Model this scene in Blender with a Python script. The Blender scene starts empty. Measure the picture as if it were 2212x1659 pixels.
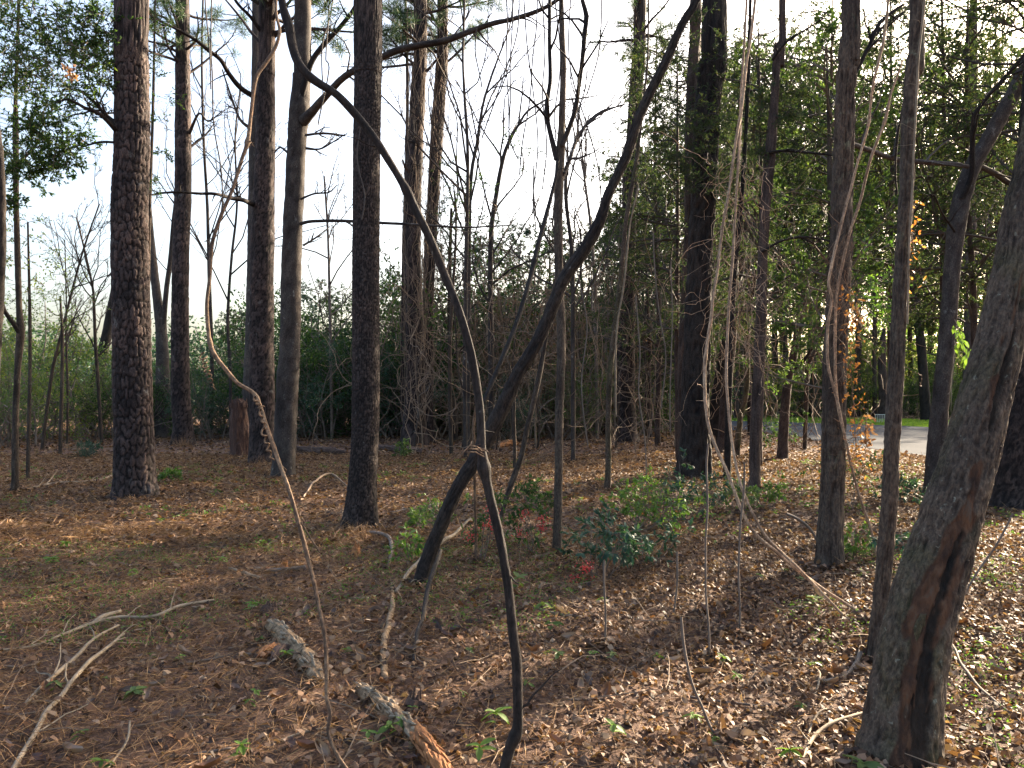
import bpy, math, random
import numpy as np
from mathutils import Vector
random.seed(7)
RNG = np.random.default_rng(7)
SC = bpy.context.scene
COL = SC.collection

# ---------------------------------------------------------------- camera, sky, sun, exposure
EYE = 1.6
FD = 1663.0          # focal length in units of a 2212 px wide picture
CX, CY = 1106.0, 829.5
PITCH = math.atan((850.0 - CY) / FD)
cam_d = bpy.data.cameras.new("camera")
cam_d.sensor_width = 36.0
cam_d.lens = 36.0 * FD / 2212.0
cam_d.clip_start = 0.05
cam_d.clip_end = 2000.0
cam = bpy.data.objects.new("camera", cam_d)
cam.location = (0, 0, EYE)
cam.rotation_euler = (math.pi / 2 + PITCH, 0, 0)
COL.objects.link(cam)
SC.camera = cam

SUN_AZ, SUN_EL = 47.0, 23.0          # degrees to the right of the view axis, above the horizon
w = bpy.data.worlds.new("World")
SC.world = w
w.use_nodes = True
wn = w.node_tree
sky = wn.nodes.new("ShaderNodeTexSky")
sky.sky_type = 'NISHITA'
sky.sun_disc = False
sky.sun_elevation = math.radians(SUN_EL)
sky.sun_rotation = math.radians(SUN_AZ)
sky.air_density = 1.0
sky.dust_density = 6.0
sky.ozone_density = 1.0
bg = wn.nodes.get("Background")
bg.inputs[1].default_value = 0.10
wn.links.new(sky.outputs[0], bg.inputs[0])

sl = bpy.data.lights.new("sun", 'SUN')
sl.energy = 5.0
sl.angle = math.radians(0.53)
sl.color = (1.0, 0.82, 0.60)
sun = bpy.data.objects.new("sun", sl)
az, el = math.radians(SUN_AZ), math.radians(SUN_EL)
SUNV = Vector((math.sin(az) * math.cos(el), math.cos(az) * math.cos(el), math.sin(el)))
sun.rotation_euler = SUNV.to_track_quat('Z', 'Y').to_euler()
sun.location = (0, 0, 30)
COL.objects.link(sun)

SC.view_settings.view_transform = 'Standard'
SC.view_settings.look = 'None'
SC.view_settings.exposure = 2.5
SC.view_settings.gamma = 1.0
SC.view_settings.use_curve_mapping = False
SC.cycles.use_denoising = True
SC.cycles.max_bounces = 6
SC.cycles.diffuse_bounces = 3
SC.cycles.glossy_bounces = 2
SC.cycles.transmission_bounces = 4
SC.cycles.transparent_max_bounces = 4
SC.cycles.caustics_reflective = False
SC.cycles.caustics_refractive = False

# ---------------------------------------------------------------- reading the place off the survey sheet
def P(px, py, Y):
    """point at distance Y in front of the eye seen in direction (px, py)"""
    xc = (px - CX) / FD; zc = -(py - CY) / FD
    yy = math.cos(PITCH) - math.sin(PITCH) * zc
    zz = math.sin(PITCH) + math.cos(PITCH) * zc
    t = Y / yy
    return np.array([xc * t, Y, EYE + zz * t])

def GD(py):
    zc = -(py - CY) / FD
    yy = math.cos(PITCH) - math.sin(PITCH) * zc
    zz = math.sin(PITCH) + math.cos(PITCH) * zc
    return EYE * yy / -zz

def G(px, py, lift=0.0):
    p = P(px, py, GD(py))
    p[2] = float(hgt(p[0], p[1])) + lift
    return p

def hash2(i, j, s=0):
    i = np.asarray(i).astype(np.int64); j = np.asarray(j).astype(np.int64)
    h = (i * 374761393 + j * 668265263 + s * 1442695041) & 0xffffffff
    h = ((h ^ (h >> 13)) * 1274126177) & 0xffffffff
    return ((h ^ (h >> 16)) & 0xffffff) / float(0xffffff)

def vn(x, y, z, s=0):
    x, y, z = np.broadcast_arrays(np.asarray(x, float), np.asarray(y, float), np.asarray(z, float))
    xi, yi, zi = np.floor(x), np.floor(y), np.floor(z)
    fx, fy, fz = x - xi, y - yi, z - zi
    fx = fx * fx * (3 - 2 * fx); fy = fy * fy * (3 - 2 * fy); fz = fz * fz * (3 - 2 * fz)
    def c(a, b, d): return hash2(xi + a, (yi + b) * 57 + (zi + d) * 131071, s)
    x00 = c(0,0,0)*(1-fx)+c(1,0,0)*fx; x10 = c(0,1,0)*(1-fx)+c(1,1,0)*fx
    x01 = c(0,0,1)*(1-fx)+c(1,0,1)*fx; x11 = c(0,1,1)*(1-fx)+c(1,1,1)*fx
    return (x00*(1-fy)+x10*fy)*(1-fz) + (x01*(1-fy)+x11*fy)*fz

def hgt(x, y):
    x = np.asarray(x, float); y = np.asarray(y, float)
    fade = np.clip((19.0 - y) / 6.0, 0, 1)
    h = (vn(x * .45, y * .45, 0, 3) - .5) * .10 + (vn(x * 1.7, y * 1.7, 0, 4) - .5) * .05 + (vn(x * 5, y * 5, 0, 5) - .5) * .022
    return h * fade

# ---------------------------------------------------------------- mesh building
class MB:
    def __init__(s): s.v = []; s.q = []; s.t = []; s.n = 0; s.tone = []
    def add(s, v, q=None, t=None, tone=None):
        v = np.asarray(v, float).reshape(-1, 3)
        if q is not None and len(q): s.q.append(np.asarray(q, np.int64).reshape(-1, 4) + s.n)
        if t is not None and len(t): s.t.append(np.asarray(t, np.int64).reshape(-1, 3) + s.n)
        s.v.append(v); s.n += len(v)
        s.tone.append(np.full(len(v), .5) if tone is None else np.asarray(tone, float).ravel())
        return s
    def mesh(s, name, org=(0, 0, 0), smooth=False):
        me = bpy.data.meshes.new(name)
        v = np.concatenate(s.v) - np.asarray(org, float)
        q = np.concatenate(s.q) if s.q else np.zeros((0, 4), np.int64)
        t = np.concatenate(s.t) if s.t else np.zeros((0, 3), np.int64)
        nl = q.size + t.size
        me.vertices.add(len(v)); me.vertices.foreach_set("co", v.astype(np.float32).ravel())
        me.loops.add(nl); me.loops.foreach_set("vertex_index", np.concatenate([q.ravel(), t.ravel()]).astype(np.int32))
        me.polygons.add(len(q) + len(t))
        st = np.concatenate([np.arange(len(q)) * 4, q.size + np.arange(len(t)) * 3]).astype(np.int32)
        me.polygons.foreach_set("loop_start", st)
        me.polygons.foreach_set("use_smooth", np.full(len(st), smooth))
        a = me.attributes.new("tone", 'FLOAT', 'POINT'); a.data.foreach_set("value", np.concatenate(s.tone).astype(np.float32))
        me.update(calc_edges=True)
        return me

def tag(o, label=None, cat=None, group=None, kind=None):
    if label: o['label'] = label
    if cat: o['category'] = cat
    if group: o['group'] = group
    if kind: o['kind'] = kind
    return o

def thing(name, label, cat, loc, group=None):
    o = bpy.data.objects.new(name, None)
    o.empty_display_size = .2
    o.location = [float(c) for c in loc]
    COL.objects.link(o)
    return tag(o, label, cat, group)

def part(name, mb, mat, parent, smooth=False, label=None, kind=None):
    org = np.array(parent.location)
    pp = parent.parent
    if pp: org = org + np.array(pp.location)
    me = mb.mesh(name, org, smooth)
    me.materials.append(mat)
    o = bpy.data.objects.new(name, me)
    COL.objects.link(o)
    o.parent = parent
    return tag(o, label, None, None, kind)

def single(name, mb, mat, label, cat, loc=(0, 0, 0), group=None, smooth=False, kind=None):
    me = mb.mesh(name, loc, smooth)
    me.materials.append(mat)
    o = bpy.data.objects.new(name, me)
    o.location = [float(c) for c in loc]
    COL.objects.link(o)
    return tag(o, label, cat, group, kind)

def copy_tree(o, parent=None):
    c = o.copy(); COL.objects.link(c); c.parent = parent
    for ch in list(o.children): copy_tree(ch, c)
    return c

def nrm(v): return v / np.maximum(np.linalg.norm(v, axis=-1, keepdims=True), 1e-9)

def tubes(mb, Pts, R, s=4, tone=None):
    """Pts (n,k,3), R (n,k): n tubes of k rings of s corners"""
    Pts = np.asarray(Pts, float); R = np.asarray(R, float)
    if Pts.ndim == 2: Pts = Pts[None]; R = R[None]
    n, k, _ = Pts.shape
    if n == 0: return
    T = nrm(np.gradient(Pts, axis=1))
    ref = np.tile(np.array([0.13, 1.0, 0.09]), (n, 1))
    m = np.abs(nrm(Pts[:, -1] - Pts[:, 0])[:, 1]) > .8
    ref[m] = np.array([1.0, .1, .15])
    U = nrm(np.cross(T, ref[:, None, :])); V = np.cross(T, U)
    a = np.arange(s) * 2 * math.pi / s
    ring = Pts[:, :, None, :] + R[:, :, None, None] * (np.cos(a)[None, None, :, None] * U[:, :, None, :] + np.sin(a)[None, None, :, None] * V[:, :, None, :])
    idx = np.arange(n * k * s).reshape(n, k, s)
    a0 = idx[:, :-1, :]; a1 = np.roll(a0, -1, axis=2); b0 = idx[:, 1:, :]; b1 = np.roll(b0, -1, axis=2)
    q = np.stack([a0, a1, b1, b0], -1).reshape(-1, 4)
    tn = None if tone is None else np.repeat(tone, k * s)
    mb.add(ring.reshape(-1, 3), q, tone=tn)

def catmull(pts, vals, step):
    pts = np.asarray(pts, float); vals = np.asarray(vals, float)
    n = len(pts)
    Q = np.vstack([2 * pts[0] - pts[1], pts, 2 * pts[-1] - pts[-2]])
    out = []; ov = []
    for i in range(n - 1):
        p0, p1, p2, p3 = Q[i], Q[i + 1], Q[i + 2], Q[i + 3]
        m = max(2, int(np.linalg.norm(p2 - p1) / step))
        t = np.linspace(0, 1, m, endpoint=False)[:, None]
        out.append(.5 * ((2 * p1) + (-p0 + p2) * t + (2 * p0 - 5 * p1 + 4 * p2 - p3) * t ** 2 + (-p0 + 3 * p1 - 3 * p2 + p3) * t ** 3))
        ts = t[:, 0]; ts = ts * ts * (3 - 2 * ts)
        ov.append(vals[i] * (1 - ts) + vals[i + 1] * ts)
    out.append(pts[-1:]); ov.append(vals[-1:])
    return np.vstack(out), np.concatenate(ov)

def trunk(mb, pts, rad, segs=32, step=.05, bark='furrow', amp=.01, seed=0, flare=.35, cell=(.06, .11), lobes=4, wob=.03, cap=False):
    C, R = catmull(pts, rad, step)
    k = len(C)
    s = np.concatenate([[0], np.cumsum(np.linalg.norm(np.diff(C, axis=0), axis=1))])
    T = nrm(np.gradient(C, axis=0))
    ref = np.array([1.0, .1, .15]) if abs(nrm(C[-1] - C[0])[1]) > .8 else np.array([0.03, 1.0, 0.05])
    U = nrm(np.cross(T, ref)); V = np.cross(T, U)
    th = np.arange(segs) * 2 * math.pi / segs
    TH, S = np.meshgrid(th, s)
    Rm = float(np.mean(R[: max(2, k // 2)]))
    cu, su = np.cos(TH), np.sin(TH)
    Rr = np.repeat(R[:, None], segs, 1)
    # irregular section, flare and root lobes
    low = vn(cu * 1.3 + 7, su * 1.3, S * 1.1, seed) - .5
    med = vn(cu * 2.5, su * 2.5 + 3, S * 3.2, seed + 1) - .5
    fl = flare * np.exp(-S / (.9 * Rm + .1))
    rr = Rr * (1 + wob * 2.2 * low + wob * 1.3 * med + fl * (1 + .55 * np.sin(TH * lobes + seed)) + fl * .7 * (vn(cu * 2, su * 2, S * .5, seed + 9) - .4))
    if bark == 'plate':
        nc = max(5, int(round(2 * math.pi * Rm / cell[0])))
        wobu = (vn(cu * 4, su * 4, S * 9, seed + 2) - .5) * .6; wobv = (vn(cu * 6, su * 6, S * 5, seed + 3) - .5) * .9
        u = TH / (2 * math.pi) * nc + wobu; v = S / cell[1] + wobv
        iu, iv = np.floor(u), np.floor(v)
        f1 = np.full(u.shape, 9.); f2 = np.full(u.shape, 9.); cid = np.zeros(u.shape)
        for di in (-1, 0, 1):
            for dj in (-1, 0, 1):
                a, b = iu + di, iv + dj
                am = np.mod(a, nc)
                d = np.hypot(a + .15 + .7 * hash2(am, b, seed) - u, b + .15 + .7 * hash2(am, b, seed + 5) - v)
                hs = hash2(am, b, seed + 11)
                closer = d < f1
                f2 = np.where(closer, f1, np.minimum(f2, d)); cid = np.where(closer, hs, cid); f1 = np.where(closer, d, f1)
        e = np.clip((f2 - f1) / .24, 0, 1); e = e * e * (3 - 2 * e)
        d = amp * (e * (.7 + .3 * cid) - .5) + amp * .25 * (vn(cu * 14, su * 14, S * 30, seed) - .5)
        tone = np.clip(.3 + .6 * cid, 0, 1) * (.1 + .9 * e)
    elif bark == 'furrow':
        a = Rm / cell[0]
        wv = (vn(cu * 2, su * 2, S * 3, seed + 2) - .5) * 1.6
        n1 = vn(cu * a + wv, su * a - wv, S / cell[1], seed); n2 = vn(cu * a * 2.1 - wv, su * a * 2.1, S / cell[1] * 1.9, seed + 4)
        rdg = 1 - np.abs(2 * n1 - 1) * 1.0
        d = amp * (rdg ** 1.5 - .6) + amp * .45 * (n2 - .5)
        tone = np.clip(.55 * rdg + .6 * n2 - .05, 0, 1)
    else:
        n1 = vn(cu * 2, su * 2, S * 9, seed); n2 = vn(cu * 6, su * 6, S * 18, seed + 4)
        d = amp * (n1 - .5) + amp * .5 * (n2 - .5)
        tone = np.clip(n1 * .6 + n2 * .4, 0, 1)
    rr = rr + d
    vv = C[:, None, :] + rr[..., None] * (cu[..., None] * U[:, None, :] + su[..., None] * V[:, None, :])
    idx = np.arange(k * segs).reshape(k, segs)
    a0 = idx[:-1]; a1 = np.roll(a0, -1, 1); b0 = idx[1:]; b1 = np.roll(b0, -1, 1)
    q = np.stack([a0, a1, b1, b0], -1).reshape(-1, 4)
    n0 = mb.n
    mb.add(vv.reshape(-1, 3), q, tone=tone)
    if cap:
        for r, c in ((0, C[0]), (k - 1, C[-1])):
            b = mb.n; 
            mb.add([c - T[r] * (R[r] * .1 * (1 if r == 0 else -1))], tone=[.9])
            ring = idx[r] + n0
            tri = np.stack([ring, np.roll(ring, -1), np.full(segs, b)], -1)
            mb.t.append(tri if r else tri[:, ::-1])
    return C, R

def leaves(mb, c, d, L, W, fold=.25, nrmv=None, seed=None, curl=0.0):
    """folded diamond leaves: centres c, along d, two triangles each"""
    c = np.asarray(c, float); n = len(c)
    if n == 0: return
    d = nrm(np.asarray(d, float))
    r = RNG.normal(size=(n, 3)) if nrmv is None else nrmv
    side = nrm(np.cross(d, r)); up = np.cross(side, d)
    L = np.broadcast_to(np.asarray(L, float), (n,))[:, None]; W = np.broadcast_to(np.asarray(W, float), (n,))[:, None]
    b = c; tip = c + d * L - up * L * curl
    m = c + d * L * .45 + up * W * fold
    v = np.stack([b, m + side * W * .5, tip, m - side * W * .5], 1).reshape(-1, 3)
    i = np.arange(n)[:, None] * 4
    mb.add(v, t=np.concatenate([i + [[0, 1, 2]], i + [[0, 2, 3]]]))

def leaves6(mb, c, d, L, W, nrmv=None, curl=.25, fold=.2):
    """ovate leaves of six corners, four triangles, cupped and bent"""
    c = np.asarray(c, float); n = len(c)
    d = nrm(np.asarray(d, float))
    r = RNG.normal(size=(n, 3)) if nrmv is None else nrmv
    side = nrm(np.cross(d, r)); up = np.cross(side, d)
    L = np.broadcast_to(np.asarray(L, float), (n,))[:, None]; W = np.broadcast_to(np.asarray(W, float), (n,))[:, None]
    cu = (curl * RNG.normal(1, .5, (n, 1)))
    def pt(t, s_): return c + d * L * t + side * W * s_ + up * (W * fold * abs(s_) * 2 - L * cu * t * t)
    v = np.stack([pt(0, 0), pt(.3, .5), pt(.72, .38), pt(1, 0), pt(.72, -.38), pt(.3, -.5)], 1).reshape(-1, 3)
    i = np.arange(n)[:, None] * 6
    mb.add(v, t=np.concatenate([i + [[0, 1, 5]], i + [[1, 2, 5]], i + [[2, 4, 5]], i + [[2, 3, 4]]]))

# ---------------------------------------------------------------- growth
def grow(S, D, L, R, k=6, wander=.18, lift=0.0, taper=.35, rng=RNG):
    n = len(S); D = nrm(D)
    Pt = np.zeros((n, k, 3)); Pt[:, 0] = S
    d = D.copy()
    for i in range(1, k):
        d = nrm(d + rng.normal(size=(n, 3)) * wander + np.array([0, 0, lift]))
        Pt[:, i] = Pt[:, i - 1] + d * (L / (k - 1))[:, None]
    RR = R[:, None] * np.linspace(1, taper, k)[None, :]
    return Pt, RR

def spawn(Pt, RR, nc, t0=.25, t1=1.0, ang=.8, lf=(.35, .6), rf=.55, L=None, rng=RNG, up=0.0):
    n, k, _ = Pt.shape
    idx = np.repeat(np.arange(n), nc); m = len(idx)
    t = rng.uniform(t0, t1, m) * (k - 1.001)
    i = np.floor(t).astype(int); f = (t - i)[:, None]
    S = Pt[idx, i] * (1 - f) + Pt[idx, i + 1] * f
    T = nrm(Pt[idx, i + 1] - Pt[idx, i])
    r = rng.normal(size=(m, 3)); r = nrm(r - (r * T).sum(1, keepdims=True) * T)
    a = rng.normal(ang, .2, m)[:, None]
    D = T * np.cos(a) + r * np.sin(a) + np.array([0, 0, up])
    PL = np.linalg.norm(np.diff(Pt, axis=1), axis=2).sum(1)
    LL = PL[idx] * rng.uniform(lf[0], lf[1], m) * (1 - .45 * t / (k - 1))
    R = (RR[idx, i]) * rf
    return S, D, LL, R

def along(Pt, per, t0=.1, rng=RNG):
    n, k, _ = Pt.shape
    idx = np.repeat(np.arange(n), per); m = len(idx)
    t = rng.uniform(t0, 1, m) * (k - 1.001)
    i = np.floor(t).astype(int); f = (t - i)[:, None]
    return Pt[idx, i] * (1 - f) + Pt[idx, i + 1] * f, nrm(Pt[idx, i + 1] - Pt[idx, i])

# ---------------------------------------------------------------- materials
def M(name):
    m = bpy.data.materials.new(name); m.use_nodes = True
    nt = m.node_tree; b = nt.nodes["Principled BSDF"]
    return m, nt, b, nt.nodes.get("Material Output")

def ramp(nt, stops, fac=None, interp='LINEAR'):
    r = nt.nodes.new("ShaderNodeValToRGB"); cr = r.color_ramp; cr.interpolation = interp
    while len(cr.elements) > 1: cr.elements.remove(cr.elements[-1])
    cr.elements[0].position = stops[0][0]; cr.elements[0].color = (*stops[0][1], 1)
    for p, c in stops[1:]:
        e = cr.elements.new(p); e.color = (*c, 1)
    if fac is not None: nt.links.new(fac, r.inputs[0])
    return r

def noise(nt, scale, detail=4, rough=.6, vec=None, dist=0):
    n = nt.nodes.new("ShaderNodeTexNoise"); n.inputs["Scale"].default_value = scale
    n.inputs["Detail"].default_value = detail; n.inputs["Roughness"].default_value = rough; n.inputs["Distortion"].default_value = dist
    if vec is not None: nt.links.new(vec, n.inputs["Vector"])
    return n

def mapping(nt, sc):
    tc = nt.nodes.new("ShaderNodeTexCoord"); mp = nt.nodes.new("ShaderNodeMapping")
    mp.inputs["Scale"].default_value = sc
    nt.links.new(tc.outputs["Object"], mp.inputs["Vector"])
    return mp.outputs[0]

def mixc(nt, fac, a, b, mode='MIX'):
    m = nt.nodes.new("ShaderNodeMix"); m.data_type = 'RGBA'; m.blend_type = mode
    for v, i in ((fac, 0), (a, 6), (b, 7)):
        if isinstance(v, (int, float)): m.inputs[i].default_value = v
        elif isinstance(v, tuple): m.inputs[i].default_value = (*v, 1)
        else: nt.links.new(v, m.inputs[i])
    return m.outputs[2]

def bark_mat(name, dark, mid, light, patch=None, pscale=6, pth=(.58, .68), bump=.5, bscale=(22, 22, 7), moss=None, k=.27):
    dark, mid, light = [tuple(c * k for c in q) for q in (dark, mid, light)]
    if patch: patch = tuple(c * .55 for c in patch)
    m, nt, b, out = M(name)
    at = nt.nodes.new("ShaderNodeAttribute"); at.attribute_name = "tone"
    n1 = noise(nt, 1, 6, .65, mapping(nt, bscale))
    add = nt.nodes.new("ShaderNodeMath"); add.operation = 'MULTIPLY_ADD'
    nt.links.new(n1.outputs[0], add.inputs[0]); add.inputs[1].default_value = .5
    sc = nt.nodes.new("ShaderNodeMath"); sc.operation = 'MULTIPLY_ADD'; nt.links.new(at.outputs["Fac"], sc.inputs[0]); sc.inputs[1].default_value = 1.15; sc.inputs[2].default_value = -.27
    nt.links.new(sc.outputs[0], add.inputs[2])
    r = ramp(nt, [(.1, dark), (.45, mid), (.85, light)], add.outputs[0])
    c = r.outputs[0]
    if patch:
        n2 = noise(nt, pscale, 5, .6, mapping(nt, (1, 1, .7)), .6)
        pr = ramp(nt, [(pth[0], (0, 0, 0)), (pth[1], (1, 1, 1))], n2.outputs[0])
        c = mixc(nt, pr.outputs[0], c, patch)
    if moss:
        n3 = noise(nt, 2.2, 4, .6, mapping(nt, (1, 1, .5)), .4)
        pr = ramp(nt, [(.45, (0, 0, 0)), (.7, (.8, .8, .8))], n3.outputs[0])
        c = mixc(nt, pr.outputs[0], c, moss)
    nf = noise(nt, 1, 3, .7, mapping(nt, (75, 75, 34)))
    rf = ramp(nt, [(.3, (.42, .42, .42)), (.5, (.95, .95, .95)), (.72, (1.75, 1.7, 1.62))], nf.outputs[0])
    c = mixc(nt, 1.0, c, rf.outputs[0], 'MULTIPLY')
    nl_ = noise(nt, 1.6, 4, .6, mapping(nt, (1, 1, .55)), .5)
    rl = ramp(nt, [(.34, (.6, .58, .6)), (.5, (1, 1, 1)), (.66, (1.45, 1.3, 1.18))], nl_.outputs[0])
    c = mixc(nt, 1.0, c, rl.outputs[0], 'MULTIPLY')
    nt.links.new(c, b.inputs["Base Color"])
    b.inputs["Roughness"].default_value = .85
    b.inputs["Specular IOR Level"].default_value = .25
    bp = nt.nodes.new("ShaderNodeBump"); bp.inputs["Strength"].default_value = bump; bp.inputs["Distance"].default_value = .02
    nt.links.new(n1.outputs[0], bp.inputs["Height"])
    b2 = nt.nodes.new("ShaderNodeBump"); b2.inputs["Strength"].default_value = .6; b2.inputs["Distance"].default_value = .008
    nt.links.new(nf.outputs[0], b2.inputs["Height"]); nt.links.new(bp.outputs[0], b2.inputs["Normal"]); nt.links.new(b2.outputs[0], b.inputs["Normal"])
    return m

def leaf_mat(name, cols, trans=.4, rough=.5, spec=.4, tmul=1.4):
    m, nt, b, out = M(name)
    g = nt.nodes.new("ShaderNodeNewGeometry")
    n = len(cols)
    r = ramp(nt, [((i + .5) / n, c) for i, c in enumerate(cols)], g.outputs["Random Per Island"])
    nt.links.new(r.outputs[0], b.inputs["Base Color"])
    b.inputs["Roughness"].default_value = rough; b.inputs["Specular IOR Level"].default_value = spec
    if trans > 0:
        tr = nt.nodes.new("ShaderNodeBsdfTranslucent"); mx = nt.nodes.new("ShaderNodeMixShader")
        tc = mixc(nt, 1.0, r.outputs[0], (tmul, tmul, tmul * .55), 'MULTIPLY')
        nt.links.new(tc, tr.inputs["Color"]); mx.inputs[0].default_value = trans
        nt.links.new(b.outputs[0], mx.inputs[1]); nt.links.new(tr.outputs[0], mx.inputs[2]); nt.links.new(mx.outputs[0], out.inputs[0])
    return m

def plain(name, a, b_, scale=8, rough=.8, sc=(1, 1, 1), bump=.2, spec=.3, dist=.01):
    m, nt, b, out = M(name)
    n = noise(nt, scale, 6, .65, mapping(nt, sc))
    r = ramp(nt, [(.3, a), (.7, b_)], n.outputs[0])
    nt.links.new(r.outputs[0], b.inputs["Base Color"]); b.inputs["Roughness"].default_value = rough; b.inputs["Specular IOR Level"].default_value = spec
    bp = nt.nodes.new("ShaderNodeBump"); bp.inputs["Strength"].default_value = bump; bp.inputs["Distance"].default_value = dist
    nt.links.new(n.outputs[0], bp.inputs["Height"]); nt.links.new(bp.outputs[0], b.inputs["Normal"])
    return m

MAT = dict(
    pine=bark_mat("pine_bark", (.035, .028, .028), (.125, .092, .085), (.27, .195, .175), (.22, .21, .2), 5, (.62, .72)),
    pine_dark=bark_mat("dark_pine_bark", (.03, .024, .022), (.09, .068, .062), (.2, .15, .13), (.3, .3, .28), 16, (.68, .74)),
    dark=bark_mat("dark_bark", (.02, .017, .016), (.055, .043, .038), (.12, .095, .08), (.2, .2, .19), 14, (.7, .76)),
    grey=bark_mat("grey_smooth_bark", (.08, .065, .058), (.17, .14, .125), (.27, .235, .21), (.33, .33, .31), 9, (.64, .72), bump=.25),
    oak=bark_mat("furrowed_bark", (.05, .038, .03), (.17, .125, .095), (.3, .235, .18), (.22, .22, .15), 7, (.62, .72), bscale=(40, 40, 9)),
    cedar=bark_mat("cedar_bark", (.05, .034, .028), (.15, .1, .08), (.28, .2, .165), None, bscale=(50, 50, 4)),
    lichen=bark_mat("lichen_bark", (.045, .036, .028), (.15, .105, .075), (.27, .2, .145), (.36, .34, .26), 30, (.63, .68), bscale=(60, 60, 22), moss=(.05, .06, .016), k=.42, bump=.9),
    vine_dark=bark_mat("dark_vine_bark", (.035, .03, .028), (.075, .06, .052), (.14, .115, .1), (.2, .19, .17), 20, (.66, .74), bump=.3),
    vine_tan=bark_mat("tan_vine_bark", (.11, .07, .045), (.22, .14, .09), (.4, .28, .18), None, bump=.3, bscale=(30, 30, 30), k=.6),
    vine_pale_lit=bark_mat("pale_sunlit_vine_bark", (.14, .09, .055), (.3, .2, .13), (.5, .37, .25), None, bump=.3, bscale=(30, 30, 30), k=.95),  # lighter than the tan bark: sun on the vines put into the colour
    twig=plain("twig", (.09, .07, .055), (.2, .16, .13), 6),
    twig_dark=plain("dark_twig", (.04, .032, .028), (.09, .075, .065), 6),
    twig_tan=plain("dry_twig", (.13, .09, .06), (.28, .2, .135), 9),
    stick=plain("weathered_stick", (.12, .09, .06), (.33, .26, .18), 14, sc=(1, 1, 1)),
    rot=plain("rotten_wood", (.06, .038, .022), (.40, .27, .155), 30, sc=(1, 1, .4), bump=.8, dist=.02),
    rot_dark=plain("dark_rotten_wood", (.03, .02, .016), (.12, .07, .05), 14, bump=.8),
    orange=plain("orange_rotten_wood", (.12, .045, .02), (.42, .19, .07), 30, bump=.8),
    red_wood=plain("red_snag_wood", (.03, .017, .013), (.12, .06, .042), 12, sc=(4, 4, .6), bump=.8, dist=.03),
    char=plain("charred_hollow", (.008, .008, .008), (.03, .028, .026), 20),
    inner=plain("bare_inner_wood", (.16, .075, .04), (.36, .2, .11), 14, sc=(3, 3, .5), bump=.6),
    leaf_dark=leaf_mat("evergreen_leaf", [(.026, .056, .02), (.045, .09, .028), (.075, .125, .036), (.03, .065, .03)], .42, .7, .1),
    leaf_blue=leaf_mat("bluish_evergreen_leaf", [(.02, .055, .035), (.03, .075, .045), (.045, .095, .055)], .25, .55, .25),
    leaf_mid=leaf_mat("broad_leaf", [(.05, .10, .03), (.08, .14, .035), (.11, .16, .04), (.06, .115, .04)], .45),
    leaf_yel=leaf_mat("yellow_green_leaf", [(.10, .17, .03), (.16, .2, .04), (.2, .22, .05), (.09, .14, .03)], .5),
    leaf_bright=leaf_mat("bright_green_leaf", [(.07, .16, .025), (.12, .2, .035), (.06, .13, .025)], .45, tmul=1.5),
    cedar_leaf=leaf_mat("cedar_needles", [(.02, .042, .022), (.034, .06, .026), (.06, .084, .03), (.024, .048, .032), (.085, .09, .032), (.036, .066, .03)], .42, .6, .2),
    pine_leaf=leaf_mat("pine_needles", [(.03, .065, .03), (.045, .085, .04), (.06, .1, .045)], .25, .5, .3),
    dead_leaf=leaf_mat("orange_dead_leaf", [(.36, .15, .04), (.5, .24, .06), (.42, .2, .09), (.3, .11, .04)], .5),
    brown_leaf=leaf_mat("brown_dead_leaf", [(.12, .055, .03), (.2, .1, .05), (.28, .16, .09)], .3),
    litter=leaf_mat("fallen_leaf_litter", [(.055, .03, .02), (.13, .068, .038), (.24, .14, .08), (.08, .042, .028), (.24, .16, .10), (.16, .075, .036), (.035, .022, .018), (.05, .03, .022), (.09, .057, .042), (.21, .10, .045), (.12, .06, .032), (.27, .16, .10), (.34, .24, .16), (.05, .028, .022), (.04, .025, .02)], .24, .6, .22, 1.3),
    straw=leaf_mat("pine_straw", [(.15, .075, .034), (.27, .15, .068), (.38, .235, .115), (.11, .055, .03)], .1, .6, .2),
    berry=plain("red_berry", (.5, .015, .015), (.62, .03, .025), 5, .3, spec=.5),
    metal=plain("pale_metal", (.55, .56, .55), (.7, .7, .68), 5, .4),
)

# ================================================================ THE SETTING
def edge_pts(lst, n):
    p = np.array([P(px, py, GD(py))[:2] for px, py in lst])
    t = np.linspace(0, len(p) - 1, n); i = np.minimum(t.astype(int), len(p) - 2); f = (t - i)[:, None]
    return p[i] * (1 - f) + p[i + 1] * f

NEAR_E = [(1180, 921), (1400, 924), (1600, 930), (1700, 940), (1790, 957), (1900, 972), (2030, 992), (2160, 1020), (2420, 1075)]
FAR_E = [(1180, 905), (1400, 908), (1600, 910), (1720, 913), (1850, 917), (1960, 921), (2060, 926), (2160, 930), (2420, 945)]
RN = edge_pts(NEAR_E, 60); RF = edge_pts(FAR_E, 60)

def in_road(x, y, pad=0.0):
    """True where the point lies on the driveway"""
    poly = np.vstack([RN, RF[::-1]])
    x = np.asarray(x); y = np.asarray(y); ins = np.zeros(x.shape, bool)
    j = len(poly) - 1
    for i in range(len(poly)):
        xi, yi = poly[i]; xj, yj = poly[j]
        c = ((yi > y) != (yj > y)) & (x < (xj - xi) * (y - yi) / (yj - yi + 1e-12) + xi)
        ins ^= c; j = i
    return ins

def beyond_road(x, y):
    a = np.arctan2(x, y); af = np.arctan2(RF[:, 0], RF[:, 1]); o = np.argsort(af)
    yf = np.interp(a, af[o], RF[o, 1], left=1e9)
    return y > yf

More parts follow.
